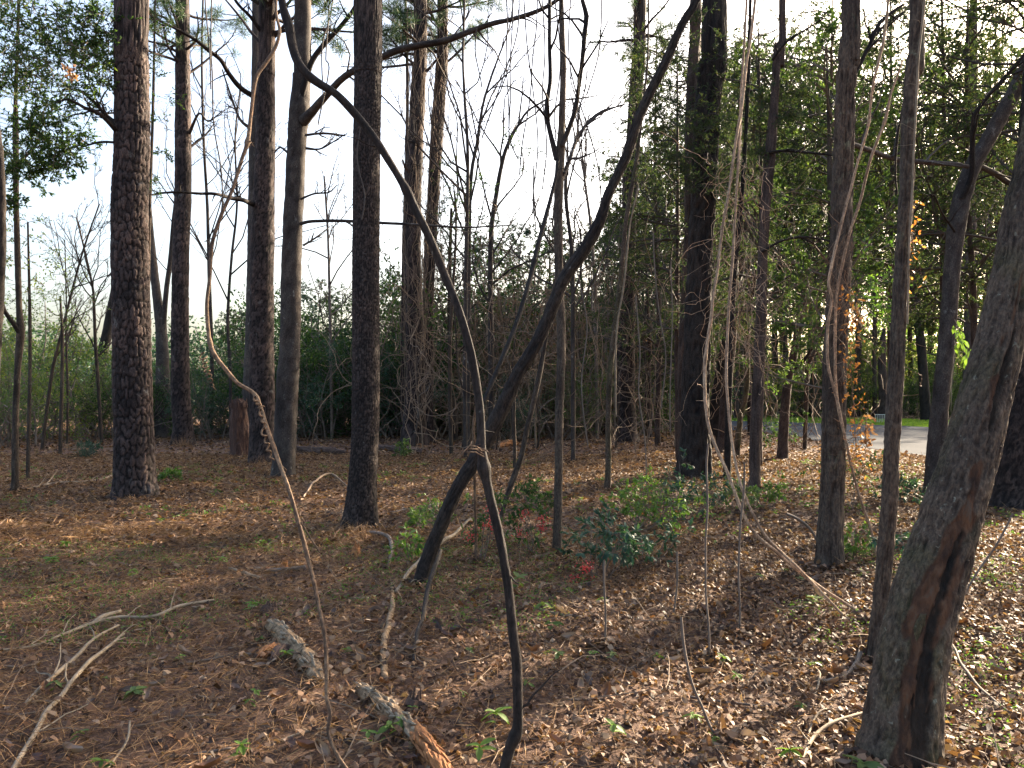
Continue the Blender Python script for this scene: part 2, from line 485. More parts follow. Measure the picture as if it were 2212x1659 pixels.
def sheet(xs, ys, zf):
    X, Y = np.meshgrid(xs, ys); Z = zf(X, Y)
    idx = np.arange(X.size).reshape(X.shape)
    q = np.stack([idx[:-1, :-1], idx[:-1, 1:], idx[1:, 1:], idx[1:, :-1]], -1).reshape(-1, 4)
    return np.stack([X, Y, Z], -1).reshape(-1, 3), q

gm, nt, b, out = M("forest_floor_soil")
vec = mapping(nt, (1, 1, 1))
n1 = noise(nt, 26, 8, .75, vec); n2 = noise(nt, 1.3, 5, .6, vec); n3 = noise(nt, 90, 4, .7, vec)
r1 = ramp(nt, [(.32, (.03, .02, .015)), (.48, (.105, .066, .048)), (.6, (.19, .125, .09)), (.72, (.3, .21, .15))], n1.outputs[0])
r2 = ramp(nt, [(.3, (.85, .78, .75)), (.7, (1.1, 1.0, .95))], n2.outputs[0])
nt.links.new(mixc(nt, 1.0, r1.outputs[0], r2.outputs[0], 'MULTIPLY'), b.inputs["Base Color"])
b.inputs["Roughness"].default_value = .8; b.inputs["Specular IOR Level"].default_value = .2
bp = nt.nodes.new("ShaderNodeBump"); bp.inputs["Strength"].default_value = .9; bp.inputs["Distance"].default_value = .04
nt.links.new(n1.outputs[0], bp.inputs["Height"]); nt.links.new(bp.outputs[0], b.inputs["Normal"])

gx = np.concatenate([[-700, -350, -160, -90, -60, -45, -34, -26], np.arange(-20, 20.1, .2), [26, 34, 45, 60, 90, 160, 350, 700]])
gy = np.concatenate([[-60, -20, -6], np.arange(-1, 19.01, .16), [21, 24, 28, 33, 40, 50, 65, 90, 140, 260, 500, 1200]])
mb = MB(); v, q = sheet(gx, gy, hgt); mb.add(v, q)
single("forest_floor", mb, gm, "leaf strewn woodland floor", None, kind="structure", smooth=True)
floor = bpy.data.objects["forest_floor"]
del floor['label']

asph, nt, b, out = M("driveway_asphalt")
na = noise(nt, 60, 5, .7, mapping(nt, (1, 1, 1))); nb = noise(nt, .35, 4, .6, mapping(nt, (1, 1, 1)))
ra = ramp(nt, [(.3, (.05, .056, .066)), (.7, (.082, .09, .104))], na.outputs[0])
rb = ramp(nt, [(.35, (.8, .8, .8)), (.65, (1.1, 1.08, 1.04))], nb.outputs[0])
nt.links.new(mixc(nt, 1.0, ra.outputs[0], rb.outputs[0], 'MULTIPLY'), b.inputs["Base Color"]); b.inputs["Roughness"].default_value = .95; b.inputs["Specular IOR Level"].default_value = .04
def strip(A, B_, z, rows=8):
    n = len(A); t = np.linspace(0, 1, rows)[:, None, None]
    pts = A[None] * (1 - t) + B_[None] * t
    v = np.concatenate([pts, np.full(pts.shape[:2] + (1,), z)], -1).reshape(-1, 3)
    idx = np.arange(rows * n).reshape(rows, n)
    return v, np.stack([idx[:-1, :-1], idx[:-1, 1:], idx[1:, 1:], idx[1:, :-1]], -1).reshape(-1, 4)
mb = MB(); v, q = strip(RN, RF, .012); mb.add(v, q)
single("driveway", mb, asph, None, None, kind="structure")

lawn_m = plain("lawn_turf", (.08, .14, .02), (.16, .23, .04), 3.5, .9, bump=.4)
LF = RF.copy(); d_ = nrm(RF); LFar = RF + d_ * 11.0
mb = MB(); v, q = strip(RF + d_ * .02, LFar, .008); mb.add(v, q)
single("lawn", mb, lawn_m, None, None, kind="structure")
# blades on the lawn
n = 42000
t = RNG.uniform(0, 1, n); i = RNG.uniform(0, len(RF) - 1.001, n); k = i.astype(int); f = (i - k)[:, None]
bp2 = (RF[k] * (1 - f) + RF[k + 1] * f) + (d_[k]) * (t * 10.8)[:, None]
c = np.concatenate([bp2, np.full((n, 1), .005)], 1)
dd = RNG.normal(size=(n, 3)) * .35 + [0, 0, 1]
mb = MB(); leaves(mb, c, dd, RNG.uniform(.05, .12, n), .03, .1)
single("lawn_grass", mb, leaf_mat("grass_blade", [(.13, .24, .03), (.18, .28, .045), (.10, .18, .03)], .5), "short bright green grass on the lawn beyond the driveway", "grass", kind="stuff")

# ---------------------------------------------------------------- leaf litter, pine straw
def scatter(n, y0, y1, spread=.74, pad=1.0, pw=1.0):
    """even scatter over the ground seen between two distances"""
    out = []
    y = np.sqrt(RNG.uniform(y0 ** 2, y1 ** 2, int(n))) if pw == 1.0 else RNG.uniform(y0, y1, int(n))
    x = RNG.uniform(-1, 1, int(n)) * (y * spread + pad)
    return x, y

def litter(mb, n, y0, y1, Lr, kind, dens=None, lift=.03):
    x, y = scatter(n, y0, y1)
    keep = ~in_road(x, y) & ~((x > 0) & beyond_road(x, y) & (y > 12))
    if dens is not None: keep &= RNG.uniform(size=len(x)) < dens(x, y)
    x, y = x[keep], y[keep]; m = len(x)
    z = hgt(x, y) + RNG.uniform(.002, lift, m)
    yaw = RNG.uniform(0, 2 * math.pi, m); tilt = RNG.normal(0, .28, m)
    d = np.stack([np.cos(yaw) * np.cos(tilt), np.sin(yaw) * np.cos(tilt), np.sin(tilt)], 1)
    up = nrm(np.stack([RNG.normal(0, .55, m), RNG.normal(0, .55, m), np.ones(m)], 1))
    c = np.stack([x, y, z], 1)
    L = RNG.uniform(Lr[0], Lr[1], m)
    if kind == 6: leaves6(mb, c, d, L, L * RNG.uniform(.3, .7, m), up, curl=.42, fold=.4)
    elif kind == 2: leaves(mb, c, d, L, L * RNG.uniform(.4, .8, m), .2, up)
    else: leaves(mb, c, nrm(d + [0, 0, .05]), L, kind, .3, up)

right_more = lambda x, y: np.clip(.55 + x / (y + 2) * 1.3, .32, 1)
left_more = lambda x, y: np.clip(.6 - x / (y + 2) * 1.2, .25, 1)
mb = MB()
litter(mb, 90000, 1.6, 8.5, (.016, .064), 6, right_more, .045)
litter(mb, 105000, 8, 20, (.035, .09), 2, None, .045)
litter(mb, 45000, 20, 42, (.07, .16), 2, None, .05)
single("leaf_litter", mb, MAT['litter'], "brown fallen leaves carpeting the woodland floor", "leaf litter", kind="stuff")
mb = MB()
litter(mb, 110000, 1.6, 9, (.07, .19), .004, left_more, .045)
litter(mb, 80000, 8, 20, (.12, .24), .008, left_more, .05)
litter(mb, 14000, 18, 36, (.16, .3), .016, left_more, .05)
single("pine_straw", mb, MAT['straw'], "reddish fallen pine needles spread over the woodland floor", "pine straw", kind="stuff")
# short broken twigs
x, y = scatter(6500, 1.8, 19); keep = ~in_road(x, y); x, y = x[keep], y[keep]; n = len(x)
S = np.stack([x, y, hgt(x, y) + .012], 1); yaw = RNG.uniform(0, 6.28, n)
Pt, RR = grow(S, np.stack([np.cos(yaw), np.sin(yaw), RNG.uniform(-.02, .14, n)], 1), RNG.uniform(.1, .5, n), RNG.uniform(.002, .0055, n), 5, .13)
Pt[..., 2] = np.maximum(Pt[..., 2], hgt(Pt[..., 0], Pt[..., 1]) + .004)
mb = MB(); tubes(mb, Pt, RR, 4)
single("twig_litter", mb, MAT['twig_tan'], "small broken twigs scattered through the fallen leaves", "twigs", kind="stuff")

# the largest fallen leaves, one by one, belong to the floor
protos = []
for i in range(7):
    mb = MB()
    L = .10 + .012 * i; Wd = L * (.42 + .06 * (i % 4)); k = 7
    t = np.linspace(0, 1, k); prof = np.sin(np.pi * np.clip(t * .93 + .05, 0, 1)) ** .8
    if i % 2: prof = prof * (1 + .38 * np.cos(t * 17))
    bend = (.12 + .05 * i) * L * (t ** 2) * (1 if i % 3 else -.6)
    rows = []
    for s_ in (-1, -.5, 0, .5, 1):
        rows.append(np.stack([t * L - L / 2, s_ * prof * Wd / 2, .012 + abs(s_) ** 1.5 * L * (.10 + .03 * i) + bend + .004 * np.sin(t * 9 + s_ * 3 + i)], 1))
    v = np.concatenate(rows); idx = np.arange(5 * k).reshape(5, k)
    mb.add(v, np.stack([idx[:-1, :-1], idx[:-1, 1:], idx[1:, 1:], idx[1:, :-1]], -1).reshape(-1, 4))
    me = mb.mesh("fallen_leaf", smooth=True)
    c0 = [(.08, .045, .032), (.15, .085, .055), (.2, .125, .085), (.1, .05, .035), (.26, .18, .125), (.15, .07, .035), (.09, .06, .05)][i]
    me.materials.append(leaf_mat("fallen_leaf", [c0, tuple(a * .85 for a in c0)], .12, .45, .5, 1.1)); protos.append(me)
x, y = scatter(290, 3.2, 6.3, .68, .1)
for i in range(len(x)):
    o = bpy.data.objects.new("leaf", protos[i % 7]); COL.objects.link(o); o.parent = floor
    o.location = (x[i], y[i], float(hgt(x[i], y[i])) + .022)
    o.rotation_euler = (RNG.normal(0, .3), RNG.normal(0, .3), RNG.uniform(0, 6.28)); s_ = RNG.uniform(.4, .72); o.scale = (s_, s_, s_)

# green low weeds through the litter
def weeds(mb, n, y0, y1, L, cl):
    x, y = scatter(n, y0, y1)
    m = (vn(x * .9, y * .9, 0, 21) > cl) & ~in_road(x, y); x, y = x[m], y[m]; n = len(x)
    per = 9; idx = np.repeat(np.arange(n), per)
    c = np.stack([x[idx] + RNG.normal(0, .035, len(idx)), y[idx] + RNG.normal(0, .035, len(idx)), np.zeros(len(idx))], 1)
    c[:, 2] = hgt(c[:, 0], c[:, 1]) + RNG.uniform(.015, .07, len(idx))
    leaves(mb, c, RNG.normal(size=c.shape) * [1, 1, .45] + [0, 0, .25], RNG.uniform(L * .6, L * 1.3, len(idx)), L * .5, .15)
mb = MB(); weeds(mb, 3600, 2.2, 8, .02, .53); weeds(mb, 2000, 8, 18, .04, .58)
single("low_weeds", mb, MAT['leaf_bright'], "tiny green weeds sprouting in patches through the fallen leaves", "weeds", kind="stuff")

# ================================================================ TREES AND VINES OF THE FRONT
def path3(pts, Y0, Y1=None):
    """pts: (px, py, width_px); distance runs from Y0 at the first to Y1 at the last point"""
    Y1 = Y0 if Y1 is None else Y1
    n = len(pts); o = []; r = []
    for i, (px, py, wd) in enumerate(pts):
        Y = Y0 + (Y1 - Y0) * (pts[0][1] - py) / (pts[0][1] - pts[-1][1] + 1e-9) if abs(pts[0][1] - pts[-1][1]) > 5 else Y0 + (Y1 - Y0) * i / (n - 1)
        o.append(P(px, py, Y)); r.append(wd / 2 / FD * Y)
    return np.array(o), np.array(r)

def ground_path(pts, lift=.02):
    o = []; r = []
    for px, py, wd in pts:
        g = G(px, py); rr = wd / 2 / FD * g[1]; g[2] += rr * .7 + lift; o.append(g); r.append(rr)
    return np.array(o), np.array(r)

BASES = []
def root_at(C, R, dz=.12):
    """push the foot of a trunk into the ground"""
    C = C.copy(); g = float(hgt(C[0, 0], C[0, 1]))
    C[0, 2] = g
    d = nrm(C[min(2, len(C) - 1)] - C[0]); e = C[0] - d * dz / max(.5, d[2]); BASES.append((C[0, 0], C[0, 1], R[0]))
    C = np.vstack([e, C]); R = np.concatenate([[R[0]], R])
    return C, R

def bare_twigs(mb, Pt, RR, levels=3, nc=(6, 5, 4), ang=.75, up=.12, lf=(.35, .65), wander=.2, rmin=.0022, sides=(5, 4, 3), rng=RNG, t0=.25):
    last = Pt
    for l in range(levels):
        S, D, L, R = spawn(Pt, RR, nc[l], t0, 1, ang, lf, .6, rng=rng, up=up)
        Pt, RR = grow(S, D, L, np.maximum(R, rmin), 6, wander, up * .4, .4, rng)
        RR = np.maximum(RR, rmin)
        tubes(mb, Pt, RR, sides[l]); last = Pt
    return last

def tree(name, label, cat, pts, Y0, Y1=None, bark='furrow', mat='oak', amp=.012, segs=32, step=.06, flare=.3, group=None, cell=(.06, .11), seed=None, lobes=4, wob=.04, root=True, cap=False):
    C, R = path3(pts, Y0, Y1)
    if root: C, R = root_at(C, R)
    base = C[0].copy(); base[2] = 0
    t = thing(name, label, cat, base, group)
    mb = MB()
    Cc, Rc = trunk(mb, C, R, segs, step, bark, amp, seed if seed is not None else int(abs(pts[0][0])) % 97, flare, cell, lobes, wob, cap)
    part("trunk", mb, MAT[mat], t, smooth=True)
    return t, Cc, Rc

def limb(t, pts, Y0, Y1=None, mat='grey', twigs=0, nc=(6, 5, 4), seed=1, amp=.004, segs=8, name="limb", wander=.2, up=.12, smooth=True, t0=.15, lf=(.3, .55), ang=.75):
    C, R = path3(pts, Y0, Y1)
    mb = MB(); Cc, Rc = trunk(mb, C, R, segs, .08, 'smooth', amp, seed, 0, wob=.05)
    if twigs:
        k = 8; i = np.linspace(0, len(Cc) - 1, k).astype(int)
        bare_twigs(mb, Cc[i][None], np.minimum(Rc[i], .03)[None], twigs, nc, ang=ang, rng=np.random.default_rng(seed), up=up, wander=wander, t0=t0, lf=lf, sides=(4, 3, 3))
    return part(name, mb, MAT[mat], t, smooth=smooth)

def go_up(pts, py=-1500, dx=0, wf=.6):
    x, y, w_ = pts[-1]; return pts + [(x + dx, py, w_ * wf)]

# --- big plated pine, left
pts = go_up([(292, 1073, 84), (290, 1020, 78), (289, 930, 76), (286, 820, 75), (283, 640, 73), (280, 470, 71), (285, 300, 69), (283, 120, 66), (284, 0, 65)], dx=6)
T1, C1, R1 = tree("pine_tree", "thick pine with coarse plated bark and a sunlit strip, left foreground side", "pine tree", pts, 11.9, bark='plate', mat='pine', amp=.034, segs=110, step=.024, flare=.28, cell=(.07, .15), seed=3, wob=.02)
T1['label'] = "thickest plated-bark pine at the left, low sunlit strip on its bark"
limb(T1, [(258, 290, 11), (217, 247, 9), (183, 233, 7), (150, 215, 5), (120, 222, 3)], 11.8, 11.2, 'dark', 2, (5, 4), 11)
limb(T1, [(258, 272, 11), (230, 250, 9), (205, 222, 7), (170, 195, 6), (135, 193, 3)], 11.8, 12.4, 'dark', 2, (5, 4), 12)
limb(T1, [(255, 308, 6), (215, 307, 5), (170, 320, 3)], 11.8, 12.0, 'dark', 1, (5,), 13)

# --- pine behind it
pts = go_up([(396, 960, 48), (395, 920, 40), (390, 853, 38), (389, 700, 35), (391, 553, 33), (395, 420, 34), (395, 300, 33), (395, 150, 30), (394, 0, 28)])
T2, _, _ = tree("pine_tree", "straight pine just right of the big plated pine, dark patch halfway up", "pine tree", pts, 24, bark='plate', mat='pine', amp=.025, segs=60, step=.05, cell=(.1, .17), seed=8, flare=.15)
limb(T2, [(408, 290, 7), (430, 245, 5), (450, 262, 4), (480, 240, 2)], 24, 23, 'grey', 2, (5, 5), 14)
limb(T2, [(408, 320, 6), (445, 290, 4), (465, 262, 2)], 24, 25, 'grey', 2, (5, 5), 15)

# --- twin pines and the broken stump before them
pts = go_up([(567, 1000, 56), (567, 940, 52), (566, 853, 51), (565, 700, 50), (567, 553, 48), (571, 400, 43), (573, 300, 41), (574, 150, 36), (577, 0, 34)])
T3, _, _ = tree("pine_tree", "dark pine whose right edge is sunlit, behind the broken stump", "pine tree", pts, 17.7, bark='plate', mat='pine', amp=.022, segs=64, step=.045, cell=(.07, .12), seed=12, flare=.12)
limb(T3, [(548, 442, 11), (525, 432, 10), (500, 428, 9), (465, 419, 7), (430, 418, 6), (390, 415, 5), (350, 417, 5), (323, 422, 4)], 17.6, 16.5, 'dark', 2, (9, 4), 16, up=.02, ang=1.0, lf=(.08, .2))
limb(T3, [(551, 210, 12), (520, 190, 11), (495, 160, 10), (477, 130, 9), (455, 112, 8), (420, 85, 7), (385, 65, 6), (345, 45, 5), (318, 28, 4)], 17.6, 15.5, 'dark', 2, (8, 5), 17, up=.05, lf=(.12, .3))
limb(T3, [(565, 70, 9), (540, 35, 7), (515, 10, 6), (490, -30, 5)], 17.6, 17, 'dark', 2, (6, 5), 18)
pts = go_up([(541, 985, 34), (540, 853, 30), (545, 700, 28), (548, 500, 26), (549, 300, 22), (553, 0, 16)])
T3b, _, _ = tree("pine_tree", "slimmer greyish trunk half hidden behind the dark pine by the broken stump", "pine tree", pts, 20.4, bark='furrow', mat='grey', amp=.014, segs=32, step=.08)
limb(T3b, [(545, 280, 8), (520, 260, 6), (505, 225, 5), (480, 150, 3)], 20.3, 20, 'grey', 3, (5, 5, 4), 19)
C, R = path3([(519, 983, 44), (518, 940, 42), (516, 905, 38), (515, 876, 33), (513, 862, 20)], 19.6)
C, R = root_at(C, R); t = thing("tree_stump", "broken jagged reddish stump in front of the dark pine pair", "stump", (C[0][0], C[0][1], 0))
mb = MB(); trunk(mb, C, R, 40, .04, 'furrow', .03, 5, .15, (.07, .3), wob=.12, cap=True)
part("trunk", mb, MAT['red_wood'], t, smooth=False)
for k in range(9):
    a = k * .7; r = .2; S = C[-2] + np.array([math.cos(a) * r, math.sin(a) * r, -.05])
    mb = MB(); H = RNG.uniform(.08, .3); tubes(mb, [[S, S + [0, 0, H * .5], S + [math.cos(a) * .02, 0, H]]], [[.045, .03, .004]], 5); part("splinter", mb, MAT['red_wood'], t)

# --- smooth forked tree
pts = go_up([(612, 1033, 52), (614, 985, 48), (620, 853, 45), (622, 820, 48), (626, 736, 44), (630, 553, 42), (636, 420, 41), (642, 300, 41), (647, 240, 44), (651, 170, 37), (654, 0, 35)])
T4, _, _ = tree("forked_tree", "smooth grey-brown tree with a knot and forked limbs left of the centre pine", "tree", pts, 14.5, bark='smooth', mat='grey', amp=.02, segs=40, step=.05, seed=4, flare=.15)
limb(T4, [(655, 262, 26), (672, 244, 20), (690, 223, 17), (715, 195, 15), (745, 165, 14), (790, 140, 14), (828, 122, 14), (860, 108, 15), (905, 98, 14), (960, 88, 14), (1010, 70, 12), (1060, 52, 11), (1120, 38, 10), (1180, 15, 9), (1230, -20, 8)], 14.4, 12.4, 'grey', 2, (8, 4), 21, amp=.01, segs=12, up=-.25, lf=(.12, .28))
limb(T4, [(650, 215, 14), (662, 170, 13), (675, 130, 12), (700, 96, 11), (735, 58, 10), (765, 18, 9), (800, -50, 8)], 14.4, 14.0, 'dark', 2, (8, 5), 22, segs=10, lf=(.15, .3))
limb(T4, [(650, 483, 8), (675, 478, 7), (737, 477, 7), (810, 481, 6), (875, 484, 6), (940, 488, 5), (1010, 491, 4), (1100, 487, 3)], 14.4, 13.4, 'grey', 2, (9, 4), 23, up=.02, ang=1.0, lf=(.06, .16))
limb(T4, [(650, 430, 5), (680, 418, 4), (710, 416, 3), (728, 400, 2)], 14.4, 14, 'grey', 1, (6,), 24)
limb(T4, [(655, 530, 5), (680, 515, 4), (712, 490, 2)], 14.4, 14.8, 'grey', 1, (6,), 25)
limb(T4, [(660, 320, 6), (690, 322, 4), (722, 305, 3), (745, 290, 2)], 14.4, 14, 'grey', 2, (6, 5), 26)
limb(T4, [(660, 292, 6), (700, 288, 5), (745, 293, 4)], 14.4, 14.2, 'grey', 2, (6, 4), 27)
limb(T4, [(622, 330, 5), (605, 318, 4), (593, 330, 3)], 14.4, 14.6, 'grey', 1, (4,), 28)

# --- centre pine
pts = go_up([(778, 1140, 64), (780, 1100, 62), (784, 1020, 58), (788, 950, 57), (790, 853, 58), (790, 700, 57), (790, 553, 57), (792, 400, 57), (793, 300, 57), (795, 150, 58), (795, 0, 60)], wf=.75)
T5, _, _ = tree("pine_tree", "dark straight centre pine with finely scaled bark, crossed by the arching vine", "pine tree", pts, 9.2, bark='plate', mat='pine_dark', amp=.014, segs=110, step=.016, cell=(.03, .045), seed=6, flare=.42, lobes=5, wob=.03)

# --- two vine hung pines
pts = go_up([(895, 960, 52), (895, 900, 46), (897, 853, 42), (896, 700, 38), (892, 553, 34), (892, 450, 35), (898, 300, 33), (905, 150, 30), (908, 0, 28)])
T6, _, _ = tree("pine_tree", "left one of the two reddish vine-hung pines right of the centre pine", "pine tree", pts, 24, bark='plate', mat='pine', amp=.02, segs=50, step=.06, cell=(.1, .18), seed=14)
pts = go_up([(925, 962, 24), (924, 853, 22), (924, 700, 22), (928, 553, 25), (934, 450, 25), (943, 300, 27), (953, 150, 25), (956, 0, 23)])
T6b, _, _ = tree("pine_tree", "right one of the two reddish vine-hung pines right of the centre pine", "pine tree", pts, 25.5, bark='plate', mat='pine', amp=.018, segs=44, step=.07, cell=(.1, .18), seed=15)
def clinging(t, pts, Y, n, spread, seed, mat='twig_tan', rad=.008, hang=1.0, name="vine_tangle"):
    """thin vines that climb a trunk"""
    rg = np.random.default_rng(seed); C, R = path3(pts, Y)
    C, R = catmull(C, R, .25); k = len(C); Pt = []; RR = []
    for i in range(n):
        a = rg.integers(0, max(1, k - 8)); b = min(k, a + rg.integers(6, 26)); seg = C[a:b].copy(); rr_ = R[a:b]
        if len(seg) < 5: continue
        jj = np.linspace(0, len(seg) - 1, 14); s = np.stack([np.interp(jj, np.arange(len(seg)), seg[:, c]) for c in range(3)], 1)
        rr2 = np.interp(jj, np.arange(len(seg)), rr_)
        th0 = rg.uniform(0, 6.28); th = th0 + np.cumsum(rg.normal(0, .28, 14))
        off = rr2 * 1.05 + rad + np.abs(np.cumsum(rg.normal(0, spread, 14))) * .5
        s = s + np.stack([np.cos(th) * off, -np.abs(np.sin(th)) * off, np.zeros(14)], 1)
        Pt.append(s); RR.append(np.full(14, rad * rg.uniform(.5, 1.3)))
    mb = MB(); tubes(mb, Pt, RR, 5)
    return part(name, mb, MAT[mat], t, smooth=True)
clinging(T6, [(895, 960, 46), (897, 853, 42), (896, 700, 38), (892, 553, 34), (898, 300, 33), (908, 0, 28)], 24, 60, .07, 41)
clinging(T6b, [(925, 962, 24), (924, 853, 22), (924, 700, 22), (928, 553, 25), (943, 300, 27), (956, 0, 23)], 25.5, 70, .08, 42)
def tall_stump_shred(t, x, y, Y):
    C, R = path3([(x, y, 7), (x - 14, y - 16, 8), (x - 28, y - 32, 6), (x - 36, y - 50, 3)], Y, Y - .4)
    mb = MB(); trunk(mb, C, R, 8, .05, 'furrow', .01, 2, 0, wob=.2, cap=True); part("dead_branch_stub", mb, MAT['rot_dark'], t)
tall_stump_shred(T6, 905, 395, 24)

# --- slim dark leaning trunk through the centre
pts = [(908, 1262, 30.6), (925, 1205, 29.7), (950, 1140, 28.8), (985, 1060, 29.7), (1022, 1000, 30.6), (1062, 930, 34.2), (1095, 860, 30.6), (1120, 805, 27.0), (1160, 740, 26.1), (1195, 660, 27.0), (1220, 600, 25.2), (1262, 540, 27.0), (1295, 480, 23.4), (1315, 420, 20.7), (1352, 340, 20.7), (1378, 260, 19.8), (1405, 200, 18.0), (1440, 130, 18.0), (1470, 60, 16.2), (1505, 0, 15.3), (1560, -120, 12.6), (1640, -300, 9.0)]
T7, C7, R7 = tree("leaning_tree", "slim dark trunk leaning rightward across the middle, crossing behind the arching vine", "tree", pts, 6.42, 6.0, bark='furrow', mat='dark', amp=.011, segs=44, step=.02, cell=(.016, .09), seed=7, flare=.2, wob=.12)

# --- thick arching vine in front
def vine(label, pts, Y0, Y1, mat, group=None, name="hanging_vine", cat="vine", knots=(), segs=14, step=.02, amp=.0012, tendrils=None, wob=.04, root=False, flare=0, jag=0):
    C, R = path3(pts, Y0, Y1)
    if root: C, R = root_at(C, R, .05)
    base = C[0].copy(); base[2] = float(hgt(base[0], base[1]))
    t = thing(name, label, cat, base, group)
    Cc, Rc = catmull(C, R, step * 2)
    if jag: Cc = Cc + (np.stack([vn(np.arange(len(Cc)) * .16, s_, 0, 31 + len(pts)) for s_ in (1, 9, 17)], 1) - .5) * jag
    for (kx, ky, kr) in knots:
        kp = P(kx, ky, Y0 + (Y1 - Y0) * (pts[0][1] - ky) / (pts[0][1] - pts[-1][1]))
        dd = np.linalg.norm(Cc - kp, axis=1); Rc = Rc * (1 + (kr - 1) * np.exp(-(dd / (Rc.mean() * 1.5)) ** 2))
    mb = MB(); trunk(mb, Cc, Rc, segs, step, 'smooth', amp, 3, flare, wob=wob)
    part("stem", mb, MAT[mat], t, smooth=True)
    if segs >= 10:      # short side shoots and leaf scars, each one its own
        rg = np.random.default_rng(int(abs(pts[0][0])) + len(pts)); kk = 12 if Rc.mean() > .012 else 9
        for q in range(kk):
            i = int(rg.uniform(.06, .94) * len(Cc)); s0 = Cc[i]; dd = nrm(np.array([rg.normal(), rg.normal() * .5, rg.normal() * .6 + .3])); L = rg.uniform(.02, .11) if q % 3 else rg.uniform(.1, .28)
            Pt, RR = grow(s0[None], dd[None], np.array([L]), np.array([max(.0016, Rc[i] * .28)]), 7, .3, -.05, .35, rg); mb = MB(); tubes(mb, Pt, RR, 5); part("side_shoot", mb, MAT[mat], t, smooth=True)
    return t, Cc, Rc
pts = [(1078, 1745, 26), (1090, 1659, 25), (1104, 1605, 24), (1117, 1575, 22), (1119, 1500, 22), (1117, 1440, 21), (1108, 1380, 21), (1100, 1300, 20), (1090, 1220, 19), (1074, 1130, 20), (1058, 1065, 19), (1046, 1010, 21), (1040, 960, 18), (1036, 880, 18), (1024, 800, 18), (1010, 735, 17), (985, 655, 17), (958, 585, 17), (930, 520, 17), (903, 462, 17), (878, 410, 17), (850, 362, 16), (820, 315, 16), (788, 272, 17), (755, 232, 18), (722, 200, 18), (690, 180, 18), (662, 158, 19), (642, 130, 19), (630, 95, 20), (625, 60, 20), (614, 20, 16), (608, -20, 15), (600, -120, 14)]
TV, _, _ = vine("thick smooth dark vine arching from bottom centre up to the top left", pts, 2.98, 3.15, 'vine_dark', knots=[(1047, 1012, 1.45), (880, 412, 1.25), (1112, 1585, 1.3), (626, 30, 1.2)], step=.012, segs=18, jag=.007, amp=.003, wob=.09)
# withered knob and old leaf stalks where it crosses the leaning trunk
mb = MB()
for k in range(4):
    a = P(1042 + k * 2, 975 + (k % 3) * 6, 3.0); b_ = P(985 - 14 * k % 60, 985 + k * 7, 2.92 + .02 * k)
    m_ = (a + b_) / 2 + [0, 0, .03]; tubes(mb, [[a, a * .6 + m_ * .4 + [0, 0, .01], m_, m_ * .4 + b_ * .6 - [0, 0, .01], b_]], [[.002, .0028, .002, .002, .0008]], 5)
part("dry_stalk", mb, MAT['vine_tan'], TV, smooth=True)
th = np.linspace(0, 4.5, 30); cc = P(1041, 968, 3.0)
mb = MB(); tubes(mb, [np.stack([cc[0] + np.cos(th) * .022, cc[1] + np.sin(th) * .022, cc[2] + (th - 2.2) * .007], 1)], [np.full(30, .0026)], 5)
part("tendril", mb, MAT['red_wood'], TV, smooth=True)

# --- tan curly vine
pts = [(790, 1720, 9), (745, 1655, 9), (720, 1610, 9), (712, 1575, 9), (718, 1545, 9), (707, 1505, 9), (704, 1450, 9), (700, 1380, 9), (686, 1310, 9), (672, 1240, 9), (656, 1170, 10), (640, 1110, 9), (620, 1050, 9), (600, 985, 9), (582, 930, 9), (566, 885, 9), (554, 858, 9), (538, 843, 9), (515, 830, 9), (492, 803, 9), (470, 775, 9), (456, 750, 9), (450, 725, 8), (448, 690, 8), (450, 640, 8), (452, 590, 8), (457, 540, 8), (463, 512, 8), (478, 470, 8), (495, 430, 8), (508, 395, 8), (522, 345, 8), (535, 305, 9), (541, 255, 8), (547, 200, 8), (556, 165, 8), (575, 138, 8), (597, 105, 8), (606, 70, 7), (598, 30, 6), (590, -60, 6)]
TC, CT, RT = vine("tan wavy vine hanging left of the arching one, with curled tendrils", pts, 3.05, 4.2, 'vine_tan', knots=[(452, 742, 1.5), (535, 308, 1.7), (556, 860, 1.4), (655, 1130, 1.35)], step=.012, segs=10, jag=.012)
def curl(t, x, y, Y, dx, dy, turns, rad, rs, mat='vine_tan'):
    a = P(x, y, Y); b_ = P(x + dx, y + dy, Y + .05); n = 60; u = np.linspace(0, 1, n)[:, None]
    c = a * (1 - u) + b_ * u; th = u[:, 0] * turns * 6.28
    r = rad * (.35 + .65 * vn(u[:, 0] * 5, turns, 0, 8))
    c[:, 0] += np.cos(th) * r; c[:, 1] += np.sin(th) * r; c[:, 2] += np.sin(th * 1.1) * r * .7
    mb = MB(); tubes(mb, [c], [np.full(n, rs) * np.linspace(1, .6, n)], 6); part("tendril", mb, MAT[mat], t, smooth=True)
curl(TC, 548, 858, 3.5, 16, 24, 3, .016, .005); curl(TC, 560, 885, 3.45, 14, 45, 3, .012, .0055); curl(TC, 566, 925, 3.4, 22, 70, 4, .012, .0048)
curl(TC, 436, 762, 3.55, 6, 25, 2, .018, .004); curl(TC, 440, 785, 3.55, 22, 55, 6, .014, .0032); curl(TC, 460, 515, 3.8, -22, 8, 1.2, .01, .003)
C, R = path3([(650, 1128, 5), (668, 1158, 5), (690, 1192, 4)], 3.35)
mb = MB(); tubes(mb, [C], [R], 6); part("side_shoot", mb, MAT['vine_tan'], TC, smooth=True)

